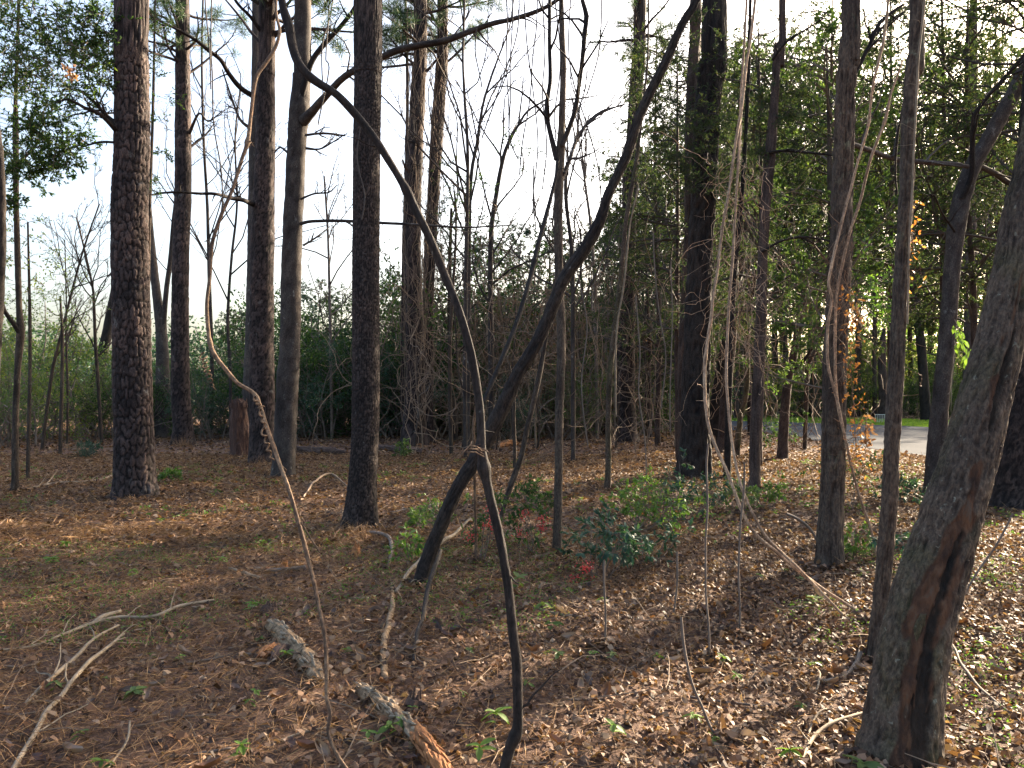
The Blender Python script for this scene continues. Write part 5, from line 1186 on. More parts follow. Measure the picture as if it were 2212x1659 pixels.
for i, (px, Y, s, k_) in enumerate([(1550, 51, 1.5, 0), (1590, 49, 1.5, 1), (1630, 50, 1.5, 2), (1700, 51, 1.6, 3), (1750, 52, 1.6, 4), (1340, 54, 1.35, 2), (1390, 60, 1.6, 1), (1440, 52, 1.5, 0), (1490, 58, 1.7, 2), (1530, 64, 1.9, 3), (1570, 57, 1.7, 4), (1610, 62, 1.9, 5), (1650, 56, 1.6, 3), (1690, 63, 1.9, 4), (1730, 58, 1.7, 5), (1770, 66, 2.0, 3), (1810, 59, 1.7, 4), (1850, 64, 1.9, 5), (1890, 60, 1.8, 3), (1930, 66, 2.0, 4), (1970, 58, 1.7, 5), (2010, 63, 1.9, 3), (2055, 57, 1.7, 4), (2100, 62, 1.9, 5), (2145, 56, 1.7, 3), (2190, 63, 2.0, 4), (2240, 57, 1.8, 5), (2300, 60, 1.9, 3)]):
    place("cedar_tree", "far cedar of the dark row beyond the lawn and driveway", "cedar tree", CV[k_], px_x(px, Y), Y, s * (1.45 if px > 1500 else 1.15), i * 1.1, names=NM, group="cedars massed beyond the lawn")
bl = [(1500, 38, 1.05, 2, "broadleaf tree beyond the driveway behind the near-black trunk"), (1600, 50, 1.1, 1, "yellow-green backlit tree beyond the lawn by the pale vines"), (1680, 55, 1.2, 3, "yellowish tree beyond the lawn, behind the snapped trunk"), (1760, 51, 1.1, 0, "green tree beyond the lawn, left of the wrapped trunk"), (1850, 53, 1.2, 3, "backlit tree beyond the lawn, above the orange leaves"), (1935, 56, 1.15, 1, "sunlit tree beyond the lawn, behind the slim trunk"), (2040, 54, 1.2, 0, "leafy tree beyond the lawn, behind the grey bending trunk"), (2130, 50, 1.1, 1, "yellow-green tree beyond the lawn, by the leaning tree"), (2230, 52, 1.2, 2, "tree beyond the lawn at the right edge"),
      (1420, 50, 1.1, 0, "pale green tree beyond the road, right of the purplish pine"), (1340, 48, 1.0, 2, "pale green tree above the thicket left of the purplish pine"), (1800, 14, .8, 0, "young broadleaf tree with bright leaves right of the wrapped trunk"), (1570, 25, .9, 2, "leafy tree before the driveway, behind the pale vines")]
bl += [(1000, 36, .85, 4, "bluish leafy tree right of the vine-hung pines, rising from the thicket"), (1060, 40, 1.0, 4, "bluish tree above the brown brush in the centre"), (1120, 37, .9, 0, "green tree above the crossing vine, behind the thicket"), (1190, 41, 1.05, 4, "bluish tree crown behind the forked sapling"), (1255, 38, .98, 2, "pale olive tree crown right of the forked sapling"), (1310, 42, 1.1, 4, "dark bluish tree left of the purplish pine"), (1370, 38, 1.1, 0, "green tree behind the purplish pine's right side"), (690, 40, .75, 4, "leafy tree rising behind the hedge right of the smooth forked tree"), (850, 40, .8, 4, "leafy tree rising behind the hedge right of the centre pine"), (525, 33, .5, 0, "leafy small tree between the twin pines and the pine with the patch"), (505, 37, .55, 4, "bluish small tree above the broken stump"), (735, 34, .62, 0, "low leafy tree just left of the centre pine")]
D5 = PV[0][2].copy(); D5.materials.clear(); D5.materials.append(MAT['leaf_blue']); PV.append((PV[0][0], PV[0][1], D5))
for i, (px, Y, s, k_, lb) in enumerate(bl): place("broadleaf_tree", lb, "tree", PV[k_], px_x(px, Y), Y, s * (1.7 if Y > 49 else 1), i * 1.3, names=NM)
# shrubs beyond the lawn
for i, (px, Y, H, kd, lb) in enumerate([(1480, 47, 4, 'mid0', "green shrub at the lawn's far left end"), (1545, 50, 4.5, 'yel0', "sunlit shrub beyond the lawn behind the dark stems"), (1610, 52, 4, 'mid1', "green shrub beyond the lawn behind the cedar trunk"), (1670, 50, 5, 'yel1', "bright shrub beyond the lawn behind the snapped trunk"), (1735, 53, 4.4, 'mid2', "green shrub beyond the lawn left of the wrapped trunk"), (1800, 51, 4, 'dark0', "dark shrub beyond the lawn behind the wrapped trunk"), (1862, 54, 4.5, 'yel0', "yellow-green shrub beyond the lawn by the snag"), (1925, 52, 4, 'mid0', "green shrub beyond the lawn behind the slim trunk"), (1965, 50, 3, 'dark1', "low dark shrub beyond the lawn beside the slanting trunk"), (2030, 52, 4, 'dark2', "dark shrub beyond the lawn behind the bending trunk"), (2085, 49, 2.6, 'mid1', "low leafy shrub beyond the lawn beside the leaning tree"), (2150, 50, 4, 'dark0', "dark shrub beyond the lawn behind the leaning tree"), (2230, 50, 4.5, 'mid2', "shrub beyond the lawn at the right edge")]):
    place("lawn_shrub", lb, "shrub", V[kd], px_x(px, Y), Y, H / 3.9 * 1.25, i * 2.3)
for i in range(34):
    px = 1380 + i * 27; Y = 55 + (i * 7) % 13
    place("woodland_shrub", "tall shrub of the green thicket that closes the view beyond the lawn", "shrub", V[['yel0', 'mid0', 'mid1', 'yel1', 'mid2', 'dark2'][i % 6]], px_x(px, Y), Y, (1.5 + .6 * ((i * 5) % 4) / 3), i * 1.3, group="tall shrubs closing the view beyond the lawn")

# woods beyond the frame on the sunward side, which throw the dappled shade
SPV = []
for i in range(2):
    rg = np.random.default_rng(340 + i); w_ = MB(); l_ = MB(); nb = 24; z = rg.uniform(2.6, 9.5, nb); a = rg.uniform(0, 6.28, nb)
    Pt, RR = grow(np.stack([0 * z, 0 * z, z], 1), np.stack([np.cos(a), np.sin(a), rg.uniform(.2, .9, nb)], 1), rg.uniform(1.0, 2.4, nb), np.full(nb, .03), 7, .15, 0, .25, rg); tubes(w_, Pt, RR, 4)
    last = bare_twigs(w_, Pt, RR, 2, (7, 6), .75, .03, (.3, .5), .18, .003, (3, 3), rg)
    c, d = along(last, 2, .1, rg); leaves(l_, c, d + rg.normal(size=c.shape) * .7, rg.uniform(.7, 1.3, len(c)) * .1, .05, .2)
    B_ = w_.mesh("tree_branches"); B_.materials.append(MAT['twig']); D_ = l_.mesh("tree_foliage"); D_.materials.append(MAT['leaf_mid']); SPV.append((PV[0][0], B_, D_))
off = [(9.2, 5.0, 1), (12.8, 10.4, 0), (17.5, 14.0, 1), (22, 19, 0), (14.5, 4.2, 1), (27, 26, 0)]
for i, (x, y, k_) in enumerate(off):
    place("broadleaf_tree", "thin-leaved tree in the woods to the right, outside the view", "tree", SPV[k_], x, y, RNG.uniform(.95, 1.25), i * 1.9, names=NM, group="trees of the woods on the sunny side")
for i, (x, y, k_) in enumerate([(16.5, 9.0, 4), (25, 16, 3)]):
    place("cedar_tree", "cedar in the woods to the right, outside the view", "cedar tree", CV[k_], x, y, RNG.uniform(.9, 1.2), i * 1.9, names=NM, group="cedars of the woods on the sunny side")

# far wood that reads as one mass all round the horizon
def far_wood(name, y0, y1, x0, x1, n, hz, L, mat, label, seed):
    rg = np.random.default_rng(seed); x = rg.uniform(x0, x1, n); y = rg.uniform(y0, y1, n)
    top = hz * (.2 + 1.0 * vn(x * .16, y * .05, 0, seed) + .35 * (vn(x * .9, 1, 0, seed + 1) - .5))
    z = top * rg.uniform(0, 1, n) ** .75
    mb = MB(); leaves(mb, np.stack([x, y, z], 1), rg.normal(size=(n, 3)), rg.uniform(.6, 1.4, n) * L, L * .6, .2)
    single(name, mb, MAT[mat], label, "woods", kind="stuff")
far_wood("far_woods", 58, 72, -62, 12, 42000, 9.0, .34, 'leaf_blue', "far dusky tree line behind the hedge on the left", 401)
far_wood("far_woods", 66, 80, 5, 95, 60000, 11.5, .36, 'leaf_mid', "far green tree line beyond the lawn on the right", 402)


LM = [(292, 1080, "the plated pine's foot"), (612, 1040, "the smooth forked tree's foot"), (785, 1145, "the centre pine's foot"), (905, 1265, "the leaning trunk's foot"), (1110, 1450, "the arching vine's lower part"), (1205, 1205, "the forked sapling's foot"), (1500, 1040, "the near-black trunk's foot"), (1790, 1240, "the wrapped trunk's foot"), (1895, 1410, "the slim furrowed trunk's foot"), (1950, 1620, "the big leaning tree's foot"), (700, 1450, "the tan vine's lower part"), (640, 1410, "the upper rotten log"), (850, 1560, "the lower rotten log"), (150, 1480, "the pair of pale sticks"), (330, 1330, "the long thin pale branch"), (1320, 1200, "the blue-green berry shrub"), (1385, 1120, "the yellow-green bush"), (1700, 1210, "the pale vines' low bend"), (33, 1070, "the slender left evergreen's foot"), (2190, 1110, "the right-edge trunk's foot"), (1460, 1320, "the short pale dead stem"), (1530, 1600, "the thin dark dead stem")]
def nearby(px, py):
    d = [((px - a) ** 2 + ((py - b) * 1.4) ** 2, a, b, n) for a, b, n in LM]; _, a, b, n = min(d)
    dx, dy = px - a, (py - b) * 1.4
    r = "close " if dx * dx + dy * dy < 70 ** 2 else ""
    return r + ("left of " if dx < -abs(dy) * .8 else "right of " if dx > abs(dy) * .8 else "in front of " if dy > 0 else "behind ") + n
# ================================================================ UNDERGROWTH, LOGS AND STICKS
def stick(label, pts, mat='stick', name="fallen_branch", cat="branch", segs=9, lift=.01, group=None, jag=.006, raised=None, twigs=0, seed=1):
    C, R = ground_path(pts, lift)
    if raised is not None:
        for i, h in enumerate(raised): C[i, 2] += h
    C, R = catmull(C, R, .05)
    C = C + (np.stack([vn(np.arange(len(C)) * .3, s_, 0, 50 + len(pts) + seed) for s_ in (1, 9, 17)], 1) - .5) * jag * 2
    t = thing(name, label, cat, (C[0][0], C[0][1], float(hgt(C[0][0], C[0][1]))), group)
    mb = MB(); trunk(mb, C, R, segs, .025, 'smooth', min(.003, R.mean() * .35), 3 + seed, 0, wob=.12, cap=True)
    part("stem", mb, MAT[mat], t, smooth=True)
    if twigs:
        rg = np.random.default_rng(seed); ii = np.linspace(0, len(C) - 1, 8).astype(int); mb = MB()
        S, D, L, R2 = spawn(C[ii][None], R[ii][None], twigs, .1, .95, .6, (.08, .25), .5, rng=rg); D[:, 2] = np.abs(D[:, 2]) * .4
        Pt, RR = grow(S, D, L, np.maximum(R2, .0015), 6, .2, 0, .4, rg); tubes(mb, Pt, RR, 4); part("twigs", mb, MAT[mat], t)
    return t
stick("longest pale stick running up from the bottom left corner", [(10, 1680, 12), (60, 1606, 11), (93, 1549, 11), (140, 1493, 10), (187, 1439, 9), (233, 1406, 7), (267, 1376, 5)], seed=1, twigs=4, raised=[.0, .02, .02, .03, .05, .05, .04])
stick("pale split stick lying left of the longest one", [(50, 1516, 9), (103, 1469, 10), (160, 1426, 9), (200, 1393, 7), (257, 1359, 5)], seed=2, twigs=3, raised=[0, .02, .03, .05, .06])
stick("long thin pale branch lying across the left foreground", [(-20, 1412, 6), (73, 1393, 6), (140, 1369, 7), (200, 1349, 8), (260, 1336, 7), (333, 1333, 7), (383, 1319, 7), (463, 1303, 6)], seed=3, twigs=8, raised=[.02, .02, .03, .04, .04, .03, .03, .02])
stick("broken pale splinters on the long thin branch", [(200, 1348, 9), (225, 1337, 11), (262, 1326, 7)], seed=4, raised=[.04, .05, .05])
stick("dark thin branch at the left edge of the ground", [(-20, 1214, 6), (67, 1206, 6), (143, 1199, 4)], 'twig', seed=5)
stick("thin grey stick lying left of the tan vine's foot", [(583, 1599, 5), (650, 1585, 6), (715, 1573, 5)], seed=6)
stick("thin curved twig near the bottom left centre", [(225, 1662, 5), (273, 1606, 5), (280, 1573, 4)], seed=7, raised=[0, .03, .05])
stick("grey stick pointing at the tan vine from the left", [(550, 1222, 6), (600, 1230, 8), (660, 1230, 7)], 'twig', seed=8, twigs=3)
stick("low brown stick near the bottom edge left of the logs", [(377, 1626, 5), (440, 1620, 7), (500, 1612, 5)], 'twig', seed=9)
stick("pale forked stick beside the thin grey stick", [(495, 1222, 5), (530, 1232, 8), (560, 1245, 6)], seed=10)
stick("thin branch crossing the litter left of the plated pine's foot", [(50, 1060, 5), (120, 1050, 6), (200, 1045, 5), (250, 1030, 4)], 'stick', seed=11, twigs=4)
stick("pale stick leaning through the leaning trunk's foot", [(853, 1282, 8), (897, 1240, 9), (940, 1215, 9), (984, 1195, 7), (1015, 1170, 4)], seed=12, raised=[0, .06, .12, .2, .25])
C_, R_ = path3([(894, 1428, 8), (901, 1370, 9), (914, 1330, 8), (927, 1262, 10), (947, 1205, 9), (952, 1190, 8)], 4.6, 6.3)
t = thing("fallen_branch", "weathered brown stick propped upright against the leaning trunk's foot", "branch", (C_[0][0], C_[0][1], 0)); mb = MB(); trunk(mb, C_, R_, 10, .025, 'smooth', .003, 3, 0, wob=.2, cap=True); part("stem", mb, MAT['vine_dark'], t, smooth=True)
stick("lichen-grey stick lying lengthwise left of the propped stick", [(833, 1466, 15), (828, 1430, 16), (832, 1385, 14), (846, 1330, 12), (847, 1260, 7)], 'rot', seed=13)
stick("arched grey root-like branch right of the centre pine's foot", [(775, 1158, 6), (810, 1160, 8), (838, 1172, 8), (845, 1195, 8), (840, 1225, 7)], 'twig', seed=14, raised=[0, .02, .05, .03, 0])
stick("pale stick lying behind the red berries", [(990, 1166, 6), (1060, 1162, 7), (1110, 1158, 7), (1172, 1160, 5)], seed=16)
stick("second pale stick lying behind the red berries, farther back", [(1060, 1152, 5), (1110, 1147, 6), (1160, 1146, 5)], seed=17)
stick("dark twig lying right of the arching vine's lower part", [(1163, 1323, 6), (1210, 1336, 7), (1256, 1344, 5)], 'twig', seed=18)
stick("straight stick slanting toward the bottom near the leaning tree", [(1731, 1645, 7), (1757, 1593, 9), (1807, 1563, 8), (1875, 1540, 7)], seed=19, twigs=4, raised=[0, .02, .03, .02])
stick("long thin branch lying behind the big leaning tree's foot", [(2047, 1396, 6), (2091, 1456, 6), (2141, 1506, 6), (2215, 1560, 5)], 'twig', seed=20, raised=[.08, .05, .03, 0])
stick("curved root-like branch meeting the slim trunk's foot", [(1862, 1400, 12), (1850, 1425, 9), (1827, 1449, 7), (1790, 1460, 6), (1734, 1459, 4)], 'twig', seed=21, raised=[.03, .03, .02, .01, 0])
stick("thin brown stick lying at the lower right of centre", [(1474, 1493, 5), (1560, 1500, 6), (1665, 1511, 5)], 'twig', seed=22)
stick("pale branch lying at the right edge behind the leaning tree", [(2085, 1260, 8), (2150, 1272, 9), (2225, 1278, 8)], seed=23)
stick("small curly pale root left of the slim trunk", [(1755, 1497, 4), (1768, 1478, 5), (1772, 1455, 4), (1762, 1434, 3)], seed=24, raised=[0, .02, .04, .03])
stick("dark branch lying before the wrapped trunk's foot", [(1752, 1236, 8), (1775, 1248, 7), (1800, 1262, 4)], 'twig_dark', seed=25)
stick("thin crooked stick by the bottom right stick", [(1744, 1588, 4), (1755, 1560, 5), (1770, 1550, 4), (1788, 1544, 3)], seed=26, raised=[0, .03, .05, .05])
stick("pale stick lying in the litter behind the near bush", [(1150, 1210, 5), (1200, 1200, 6), (1260, 1180, 4)], seed=27)
stick("arched dry stem over the litter left of the centre pine", [(655, 1080, 4), (680, 1062, 5), (715, 1050, 5), (750, 1060, 3)], 'twig_tan', seed=28, raised=[.02, .12, .14, .02])
stick("grey stick lying flat between the centre pine and the leaning trunk", [(845, 1108, 7), (900, 1100, 8), (960, 1092, 5)], 'twig', seed=29)
stick("thin stick behind the wrapped trunk, slanting to the driveway", [(1620, 940, 4), (1640, 946, 5), (1665, 940, 4)], 'twig', seed=30)
rg = np.random.default_rng(130)
for i in range(34):     # more loose sticks, the ones easily told from the litter
    py = rg.uniform(1010, 1600); px = rg.uniform(0, 2200); L = rg.uniform(30, 110) * (py - 850) / 500; a = rg.normal(0, .35)
    stick(["loose grey-brown stick lying ", "loose pale stick lying ", "loose tan stick lying "][i % 3] + nearby(px, py), [(px, py, 4.5), (px + L * .5, py + L * .5 * math.sin(a) * .4 + 4, 5), (px + L, py + L * math.sin(a) * .4, 3)], ['twig', 'stick', 'twig_tan'][i % 3], seed=40 + i, group="loose sticks scattered over the floor", segs=6, twigs=2)

def log(label, pts, mat, seed, flat=.6, segs=40, amp=.02, plates=0, wm=None, name="rotten_log"):
    C, R = ground_path(pts, -.005)
    t = thing(name, label, "log", (C[0][0], C[0][1], 0))
    mb = MB(); trunk(mb, C, R, segs, .02, 'furrow', amp, seed, 0, (.035, .25), wob=.22, cap=True); part("trunk", mb, MAT[mat], t, smooth=False)
    Cc, Rc = catmull(C, R, .04)
    for k in range(plates):
        i = RNG.integers(1, len(Cc) - 2); d = nrm(Cc[i + 1] - Cc[i]); a = RNG.uniform(-1.2, 1.2); sd = np.array([d[1], -d[0], 0])
        c = Cc[i] + (np.cos(a) * np.array([0, 0, 1]) + np.sin(a) * sd) * Rc[i] * .98; L = RNG.uniform(.05, .16); r = RNG.uniform(.006, .014)
        mb = MB(); tubes(mb, [[c - d * L / 2, c - d * L * .1 + [0, 0, .004], c + d * L / 2 + RNG.normal(0, .01, 3)]], [[.002, r, .002]], 5); part("wood_sliver", mb, MAT[wm or mat], t)
    return t
log("pale weathered rotten log left of the tan vine's foot", [(580, 1346, 18), (600, 1365, 32), (640, 1405, 36), (670, 1445, 36), (692, 1480, 24)], 'rot', 3, plates=26, wm='stick')
log("pale rotten log at the bottom, its lower end orange and crumbling", [(770, 1478, 14), (800, 1505, 34), (850, 1555, 40), (880, 1590, 40), (905, 1630, 36)], 'rot', 7, plates=34, wm='stick')
t = log("orange crumbling rotten wood at the bottom edge below the pale log", [(893, 1592, 30), (915, 1630, 44), (945, 1670, 46), (975, 1710, 30)], 'orange', 9, amp=.03, plates=40, wm='orange', name="crumbling_wood")
log("small orange rotten chunk left of the upper pale log", [(562, 1420, 14), (580, 1408, 26), (600, 1398, 20)], 'orange', 11, plates=10, wm='orange', name="crumbling_wood")
log("dark rotten lump under the upper pale log", [(590, 1430, 14), (610, 1410, 30), (628, 1400, 20)], 'rot_dark', 12)
log("dark fallen log behind the smooth forked tree, left piece", [(638, 976, 14), (680, 980, 17), (720, 983, 17), (748, 984, 12)], 'rot_dark', 13, segs=20, amp=.03, name="fallen_log")
log("dark fallen log just right of the centre pine", [(818, 972, 14), (860, 977, 18), (890, 979, 17), (914, 980, 12)], 'rot_dark', 14, segs=20, amp=.03, name="fallen_log")
log("sunlit pile-like broken log behind the crossing point", [(1075, 968, 8), (1095, 964, 15), (1112, 962, 13), (1122, 962, 6)], 'orange', 15, segs=16, amp=.04, plates=12, wm='stick', name="fallen_log")
log("pale flat log lying behind the arching vine, left of the sunlit one", [(968, 952, 6), (990, 951, 9), (1015, 952, 6)], 'rot', 16, segs=14, amp=.03, name="fallen_log")
def stump(label, px, py, wd, h, mat, seed):
    g = G(px, py); r = wd / 2 / FD * g[1]
    C = np.array([g - [0, 0, .06], g + [0, 0, h * .4], g + [.01, 0, h]]); mb = MB(); trunk(mb, C, np.array([r * 1.15, r, r * .7]), 22, .02, 'furrow', r * .3, seed, .2, (.02, .2), wob=.2, cap=True)
    t = thing("rotten_stump", label, "stump", (g[0], g[1], float(hgt(g[0], g[1])))); part("trunk", mb, MAT[mat], t)
    for k in range(7):
        a = k * .9; s = C[-1] + np.array([math.cos(a) * r * .5, math.sin(a) * r * .5, -.01]); mb = MB(); H = RNG.uniform(.2, .8) * h; tubes(mb, [[s - [0, 0, h * .3], s + [0, 0, H * .4], s + [.005, 0, H]]], [[r * .25, r * .16, .002]], 5); part("splinter", mb, MAT[mat], t)
stump("little dark broken stump right of the lower pale log", 892, 1535, 44, .085, 'rot_dark', 3)
stump("tiny reddish broken stump right of the centre pine's foot", 768, 1200, 18, .10, 'orange', 4)
stump("small splintered stump in the left half of the litter", 612, 1228, 20, .06, 'orange', 5)
stump("small reddish stub in the sunlit litter at the left", 55, 1180, 26, .06, 'red_wood', 6)
stump("small mossy stump left of the upper pale log", 583, 1322, 34, .07, 'rot_dark', 7)

# ---------------------------------------------------------------- leafy plants
def pinnate(mbw, l_parts, base, H, ncane, rg, leafL, per=9, lean=.35, droop=.25, leaf_n=3):
    per = max(4, int(per * .6)); leafL = leafL * .85
    """canes with compound leaves of narrow leaflets"""
    S = np.tile(base, (ncane, 1)) + rg.normal(0, .04, (ncane, 3)) * [1, 1, 0]
    Pt, RR = grow(S, np.concatenate([rg.normal(0, lean, (ncane, 2)), np.ones((ncane, 1))], 1), rg.uniform(.6, 1.05, ncane) * H, np.full(ncane, .0045), 8, .1, .02, .5, rg); tubes(mbw, Pt, RR, 5)
    S2, D2, L2, R2 = spawn(Pt, RR, per, .35, 1, 1.05, (.35, .6), .4, rng=rg); P2, RR2 = grow(S2, D2, L2, np.full(len(S2), .0016), 6, .1, -.05, .5, rg); tubes(mbw, P2, RR2, 3)
    S3, D3, L3, R3 = spawn(P2, RR2, 5, .3, 1, .8, (.3, .5), .6, rng=rg); P3, RR3 = grow(S3, D3, np.maximum(L3, .03), np.full(len(S3), .0011), 4, .1, -.05, .5, rg); tubes(mbw, P3, RR3, 3)
    c, d = along(P3, leaf_n, .2, rg)
    leaves6(l_parts, c, d + rg.normal(size=c.shape) * .45 + [0, 0, -droop], rg.uniform(.7, 1.2, len(c)) * leafL, leafL * .32, nrmv=rg.normal(size=c.shape) * .5 + [0, 0, 1], curl=.15)
    return Pt
def nandina(label, px, py, H, ncane, leafL, mat, seed, berries=(), per=8, lean=.35):
    rg = np.random.default_rng(seed); g = G(px, py); t = thing("berry_shrub" if berries else "leafy_shrub", label, "shrub", (g[0], g[1], g[2]))
    w_ = MB(); l_ = MB(); pinnate(w_, l_, g, H, ncane, rg, leafL, per, lean); part("stems", w_, MAT['twig'], t); part("foliage", l_, MAT[mat], t)
    for (bx, by) in berries:
        c = P(bx, by, g[1] - .05); bo = thing("x", None, None, (0, 0, 0)); bpy.data.objects.remove(bo)
        n = 34; mb = MB()
        for k in range(n):
            p = c + rg.normal(0, 1, 3) * [.035, .035, .028]; r = .0075
            a = np.arange(6) * math.pi / 3; ring = np.stack([np.cos(a) * r * .87, np.sin(a) * r * .87, np.zeros(6)], 1)
            v = np.vstack([[0, 0, r], ring + [0, 0, r * .5], ring - [0, 0, r * .5], [0, 0, -r]]) + p
            q = [[1 + i, 1 + (i + 1) % 6, 7 + (i + 1) % 6, 7 + i] for i in range(6)]; tt = [[0, 1 + i, 1 + (i + 1) % 6] for i in range(6)] + [[13, 7 + (i + 1) % 6, 7 + i] for i in range(6)]
            mb.add(v, q, tt)
        part("berry_cluster", mb, MAT['berry'], t, smooth=True)
        mb = MB(); tubes(mb, [[c + [0, 0, -.04], (c + g) / 2 + [0.02, 0, 0], g]], [[.0016, .0025, .003]], 5); part("cane", mb, MAT['twig'], t)
    return t
nandina("shrub with red berry clusters and dark leaves right of the arching vine", 1150, 1200, .75, 7, .075, 'leaf_dark', 501, [(1122, 1150), (1172, 1122), (1171, 1140), (1128, 1110)])
nandina("shrub with red berries just left of the arching vine", 1045, 1215, .62, 4, .07, 'leaf_dark', 502, [(1018, 1160), (1052, 1135), (1062, 1105), (1080, 1256)])
nandina("broad blue-green shrub left of the lower pale vines, red berries beneath", 1300, 1255, .62, 8, .085, 'leaf_blue', 503, [(1235, 1254), (1250, 1256), (1285, 1260), (1268, 1225)], per=9, lean=.6)
nandina("low blue-green shrub right of the blue-green berry bush", 1400, 1235, .5, 6, .08, 'leaf_blue', 504, lean=.7)
nandina("yellow-green bush in the sun right of the forked sapling", 1385, 1150, .72, 18, .075, 'leaf_bright', 505, lean=.55)
nandina("feathery blue-green shrub at the near-black trunk's foot", 1500, 1120, .85, 10, .09, 'leaf_blue', 506, lean=.75)
nandina("green leafy shrub between near-black trunk and reddish cedar", 1590, 1115, .62, 8, .07, 'leaf_mid', 507, lean=.6)
nandina("bright green low bush at the reddish cedar's foot", 1660, 1110, .5, 8, .07, 'leaf_bright', 508, lean=.7)
nandina("dark glossy shrub clinging round the snapped trunk's foot", 1690, 985, 1.15, 10, .11, 'leaf_dark', 509, lean=.5)
nandina("glossy shrub right of the wrapped trunk, in the leaf litter", 1838, 1110, .85, 5, .075, 'leaf_dark', 510, lean=.6)
nandina("leafy plant at the wrapped trunk's right foot", 1845, 1225, .35, 5, .06, 'leaf_bright', 511, lean=.5)
nandina("blue-green plant right of the slim furrowed trunk", 1965, 1240, .4, 5, .07, 'leaf_blue', 512, lean=.6)
nandina("dark green shrub at the end of the driveway's near edge", 1950, 1090, .45, 8, .09, 'leaf_blue', 513, lean=.7)
nandina("green shrub behind the arching vine, above the first berries", 1150, 1105, .5, 8, .08, 'leaf_dark', 514, lean=.6)
nandina("leafy clump at the foot of the vine-hung pines", 905, 1145, .3, 5, .06, 'leaf_bright', 515)
nandina("low green clump right of the plated pine's foot", 365, 1040, .25, 8, .09, 'leaf_bright', 516, lean=.8)
nandina("small bush left of the leaning trunk's foot", 885, 1215, .3, 4, .07, 'leaf_bright', 517)
nandina("thin leafy shrub right of the centre pine, low in the litter", 950, 1150, .45, 6, .06, 'leaf_mid', 518, lean=.6)
nandina("sparse green shrub behind the thin mossy trunk", 1430, 1090, .5, 6, .06, 'leaf_mid', 519, lean=.6)
nandina("grassy green clump at the left before the hedge", 185, 985, .5, 6, .09, 'leaf_blue', 520, lean=.5)
nandina("sparse leafy plant at the foot of the hedge left of centre", 870, 990, .5, 6, .1, 'leaf_mid', 521, lean=.5)

# bright hanging leaves by the bending trunk
t = thing("leafy_spray", "spray of large bright backlit leaves hanging right of the grey bending trunk", "leaves", P(2085, 780, 6.5))
rg = np.random.default_rng(530); mb = MB(); C = [P(2062, 690, 6.5), P(2075, 720, 6.5), P(2082, 760, 6.5), P(2105, 800, 6.5)]; tubes(mb, [C, [P(2068, 700, 6.5), P(2064, 760, 6.5), P(2056, 830, 6.5), P(2054, 890, 6.5)]], [[.004, .003, .003, .002]] * 2, 4); part("stem", mb, MAT['twig'], t)
for k in range(40):
    u = rg.uniform(); c = P(2062 + 38 * u + rg.normal(0, 8), 705 + 100 * u + rg.normal(0, 10), 6.5 + rg.normal(0, .06)); mb = MB(); leaves6(mb, [c], [[rg.normal(0, .5) + .3, rg.normal(0, .4), -1]], rg.uniform(.06, .10), .028, nrmv=np.array([[rg.normal(0, .5), -1, .2]]), curl=.1); part("leaf", mb, MAT['leaf_bright'], t)
t = thing("leafy_spray", "sprays of bright green leaves between the wrapped trunk and the slim trunk", "leaves", P(1890, 640, 9))
crown_on(t, [P(a, b_, 9) for a, b_ in [(1870, 600), (1900, 620), (1890, 660), (1925, 650), (1880, 540), (1905, 690), (1850, 640)]], [.3] * 7, 6, .055, 3, 'leaf_bright', 531)

# seedlings: every leaf its own
lf_me = {}
for nm, mt in (("bright", 'leaf_bright'), ("mid", 'leaf_mid'), ("dark", 'leaf_dark')):
    mb = MB(); k = 6; tt = np.linspace(0, 1, k); pr = np.sin(np.pi * np.clip(tt * .95 + .03, 0, 1)) ** .9; rows = [np.stack([tt, s_ * pr * .24, -.30 * tt ** 2 + abs(s_) * .07 + .12 * tt], 1) for s_ in (-1, 0, 1)]
    idx = np.arange(3 * k).reshape(3, k); mb.add(np.concatenate(rows), np.stack([idx[:-1, :-1], idx[:-1, 1:], idx[1:, 1:], idx[1:, :-1]], -1).reshape(-1, 4)); me = mb.mesh("seedling_leaf", smooth=True); me.materials.append(MAT[mt]); lf_me[nm] = me
def seedling(label, px, py, h, nl, L, kind='bright', group=None, seed=0):
    rg = np.random.default_rng(seed); g = G(px, py); t = thing("seedling", label, "seedling", g, group)
    mb = MB(); tubes(mb, [[g, g + [.01, 0, h * .6], g + [.015, .0, h]]], [[.0022, .0018, .0012]], 5); part("stem", mb, MAT['twig'], t)
    for i in range(nl):
        o = bpy.data.objects.new("leaf", lf_me[kind]); COL.objects.link(o); o.parent = t; z = h * (1 if i < nl * .6 else rg.uniform(.4, .9))
        o.location = (.012, 0, z); o.rotation_euler = (rg.normal(0, .2), rg.uniform(-.5, .5), i * 6.283 / max(1, nl) * 1.7 + rg.normal(0, .3)); s = L * rg.uniform(.75, 1.15); o.scale = (s, s, s)
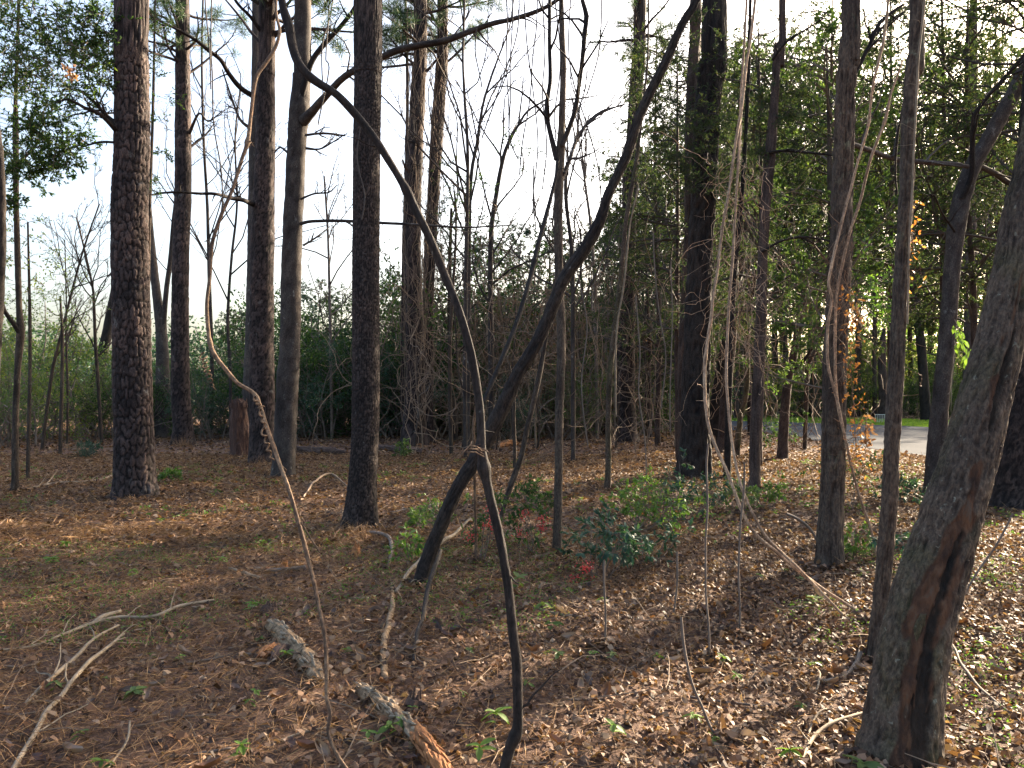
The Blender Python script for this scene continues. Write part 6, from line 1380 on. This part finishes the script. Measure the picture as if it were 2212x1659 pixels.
named = [(1065, 1590, .10, 7, .075, 'bright', "bright green seedling left of the arching vine near the bottom"), (1030, 1660, .09, 5, .07, 'bright', "yellow-green seedling at the bottom edge left of the arching vine"), (1320, 1612, .10, 5, .07, 'bright', "bright green seedling right of the arching vine near the bottom"),
 (540, 1325, .10, 7, .07, 'bright', "yellow-green seedling left of the tan vine, beside pale leaves"), (835, 1610, .08, 9, .06, 'bright', "leafy green plant left of the lower pale log's orange end"), (862, 1590, .07, 8, .05, 'bright', "small green plant growing on the lower pale log"), (885, 1180, .14, 7, .09, 'bright', "green broad-leaf seedling at the leaning trunk's left foot"), (745, 1418, .06, 8, .05, 'mid', "green seedling right of the tan vine's middle"),
 (1170, 1335, .10, 6, .08, 'mid', "seedling right of the arching vine's lower bend"), (1115, 1300, .16, 6, .1, 'mid', "brownish-green plant right of the arching vine"), (1200, 1435, .07, 8, .06, 'mid', "leafy plant right of the arching vine's straight part"), (1187, 1375, .09, 4, .08, 'dark', "bluish seedling among dark leaves right of the arching vine"), (1755, 1325, .09, 9, .08, 'mid', "blue-green rosette seedling left of the wrapped trunk's shadow"), (1560, 1420, .06, 8, .05, 'bright', "small seedling in the sunlit leaves right of the thin stem"), (1700, 1650, .07, 8, .05, 'bright', "fern-like seedling at the bottom left of the leaning tree"), (1860, 1668, .05, 8, .08, 'mid', "dark green seedling at the bottom, before the leaning tree"), (2120, 1400, .09, 9, .06, 'bright', "leafy seedling right of the leaning tree's lower trunk"),
 (108, 1226, .10, 9, .07, 'bright', "green seedling near the left edge, in front of a fallen branch"), (138, 1192, .09, 8, .07, 'bright', "bright seedling near the left edge, behind a fallen branch"), (478, 1218, .09, 9, .06, 'bright', "green plant in the left litter above the forked stick"), (283, 1265, .16, 8, .06, 'mid', "upright thin plant in the left litter"), (285, 1500, .06, 14, .06, 'mid', "ferny green clump in the lower left litter"), (515, 1630, .07, 8, .05, 'bright', "small green seedling near the bottom left of centre"), (215, 1655, .06, 8, .05, 'dark', "dark seedling by the curved twig at the bottom left"), (165, 1590, .05, 7, .05, 'mid', "small seedling right of the longest pale stick"), (1490, 1560, .06, 7, .05, 'bright', "bright seedling at the bottom right of centre"), (1970, 1190, .12, 7, .09, 'mid', "yellowish seedling between slim trunk and leaning tree")]
for i, (px, py, h, nl, L, kd, lb) in enumerate(named): seedling(lb, px, py, h, nl, L, kd, None, 600 + i)
rg = np.random.default_rng(601)
for i in range(44):
    sx, sy = rg.uniform(20, 2180), rg.uniform(1120, 1640)
    seedling(["small bright green seedling ", "small green seedling ", "tiny bright seedling "][i % 3] + nearby(sx, sy), sx, sy, rg.uniform(.03, .08), rg.integers(4, 8), rg.uniform(.03, .055), ['bright', 'mid', 'bright'][i % 3], "small seedlings dotted over the floor", 700 + i)

# leaves drifted against the feet of trunks and logs
LOGS = [G(a, b_) for a, b_ in [(585, 1375), (620, 1420), (660, 1470), (640, 1380), (690, 1450), (780, 1520), (830, 1570), (870, 1620), (800, 1470), (850, 1520), (905, 1580), (945, 1640)]]
mb = MB()
for (bx, by, br) in BASES:
    if by > 16 or not (-12 < bx < 12): continue
    n = int(60 + 900 * br); a = RNG.uniform(0, 6.283, n); rr_ = br * 1.05 + np.abs(RNG.normal(0, .10 + br * .5, n))
    x, y = bx + np.cos(a) * rr_, by + np.sin(a) * rr_; z = hgt(x, y) + RNG.uniform(0, 1, n) * (.02 + .07 * np.exp(-(rr_ - br) / .08))
    leaves6(mb, np.stack([x, y, z], 1), RNG.normal(size=(n, 3)) * [1, 1, .4], RNG.uniform(.035, .085, n), RNG.uniform(.02, .045, n), nrmv=RNG.normal(size=(n, 3)) * .5 + [0, 0, 1], curl=.25, fold=.3)
for g in LOGS:
    n = 20; x, y = g[0] + RNG.normal(0, .13, n), g[1] + RNG.normal(0, .13, n)
    leaves6(mb, np.stack([x, y, hgt(x, y) + RNG.uniform(.01, .06, n)], 1), RNG.normal(size=(n, 3)) * [1, 1, .3], RNG.uniform(.035, .08, n), RNG.uniform(.02, .04, n), nrmv=RNG.normal(size=(n, 3)) * .5 + [0, 0, 1], curl=.25, fold=.3)
single("leaf_drift", mb, MAT['litter'], "fallen leaves drifted against the feet of the trunks and logs", "leaf litter", kind="stuff")

# grassy dry tufts
for i, (px, py, n_, H, mt, lb) in enumerate([(183, 990, 60, .75, 'leaf_blue', "spiky bluish yucca-like tuft before the hedge at the left"), (268, 1162, 40, .3, 'straw', "dry grass tuft in the sunlit band at the left"), (560, 1005, 50, .35, 'straw', "dry grass at the dark pine's foot"), (785, 1165, 60, .22, 'straw', "dry grass tuft at the centre pine's foot"), (20, 1605, 40, .2, 'straw', "orange pine straw tuft at the bottom left edge"), (395, 965, 110, .5, 'straw', "dry brush heaped at the foot of the pine with the patch"), (1275, 1200, 70, .3, 'straw', "dry stems among the blue-green shrubs"), (1430, 1210, 90, .35, 'straw', "reddish dry stems right of the blue-green shrubs")]):
    g = G(px, py); rg = np.random.default_rng(800 + i); S = g + rg.normal(0, .12 if H < .6 else .06, (n_, 3)) * [1, 1, 0]; S[:, 2] = hgt(S[:, 0], S[:, 1])
    Pt, RR = grow(S, np.concatenate([rg.normal(0, .5, (n_, 2)), np.ones((n_, 1))], 1), rg.uniform(.5, 1, n_) * H, np.full(n_, .0022 + .004 * (H > .6)), 6, .12, -.06, .2, rg); mb = MB(); tubes(mb, Pt, RR, 3)
    single("grass_tuft", mb, MAT[mt], lb, "grass tuft", g)

# pale metal rail on the lawn beyond the driveway
a, b_ = P(1892, 903, 42), P(1920, 903, 42); t = thing("metal_rack", "low pale metal rack standing on the lawn beyond the driveway", "rack", (a[0], a[1], 0))
for z in (.42, .02 + .0): mb = MB(); tubes(mb, [[[a[0], 42, z + .03], [b_[0], 42.1, z + .03]]], [[.014, .014]], 6); part("rail", mb, MAT['metal'], t)
for x in np.linspace(a[0], b_[0], 8): mb = MB(); tubes(mb, [[[x, 42.05, -.02], [x, 42.05, .46]]], [[.012, .012]], 6); part("upright", mb, MAT['metal'], t)

# upper crowns of the tall pines, above the view
rg = np.random.default_rng(900); w_ = MB(); l_ = MB(); nb = 26; z = rg.uniform(0, 6, nb); a = rg.uniform(0, 6.28, nb)
Pt, RR = grow(np.stack([0 * z, 0 * z, z], 1), np.stack([np.cos(a), np.sin(a), rg.uniform(.1, .7, nb)], 1), rg.uniform(1.3, 2.8, nb) * (1 - z / 9), np.full(nb, .05), 7, .12, .02, .3, rg); tubes(w_, Pt, RR, 5)
S2, D2, L2, R2 = spawn(Pt, RR, 6, .3, 1, .7, (.25, .45), .5, rng=rg); P2, RR2 = grow(S2, D2, L2, np.maximum(R2, .01), 5, .15, .05, .4, rg); tubes(w_, P2, RR2, 3)
tufts(l_, P2[:, -1], [.12] * len(P2), 3, .28, .012, rg)
wm_ = w_.mesh("pine_limbs"); wm_.materials.append(MAT['pine']); lm_ = l_.mesh("pine_crown"); lm_.materials.append(MAT['pine_leaf'])
for T_, px, Y, ztop in ((T1, 288, 11.9, 13.5), (T2, 394, 24, 16), (T3, 578, 17.7, 14), (T5, 797, 9.2, 11.5), (T6, 910, 24, 16), (T6b, 957, 25.5, 17), (T12, 1383, 25.5, 17), (T13, 1550, 14.5, 14)):
    for me, nm in ((wm_, "limbs"), (lm_, "crown")):
        o = bpy.data.objects.new(nm, me); COL.objects.link(o); o.parent = T_; tr = T_.location; o.location = (px_x(px, Y) - tr[0], Y - tr[1], ztop - 4.5); o.rotation_euler = (0, 0, px * .01)
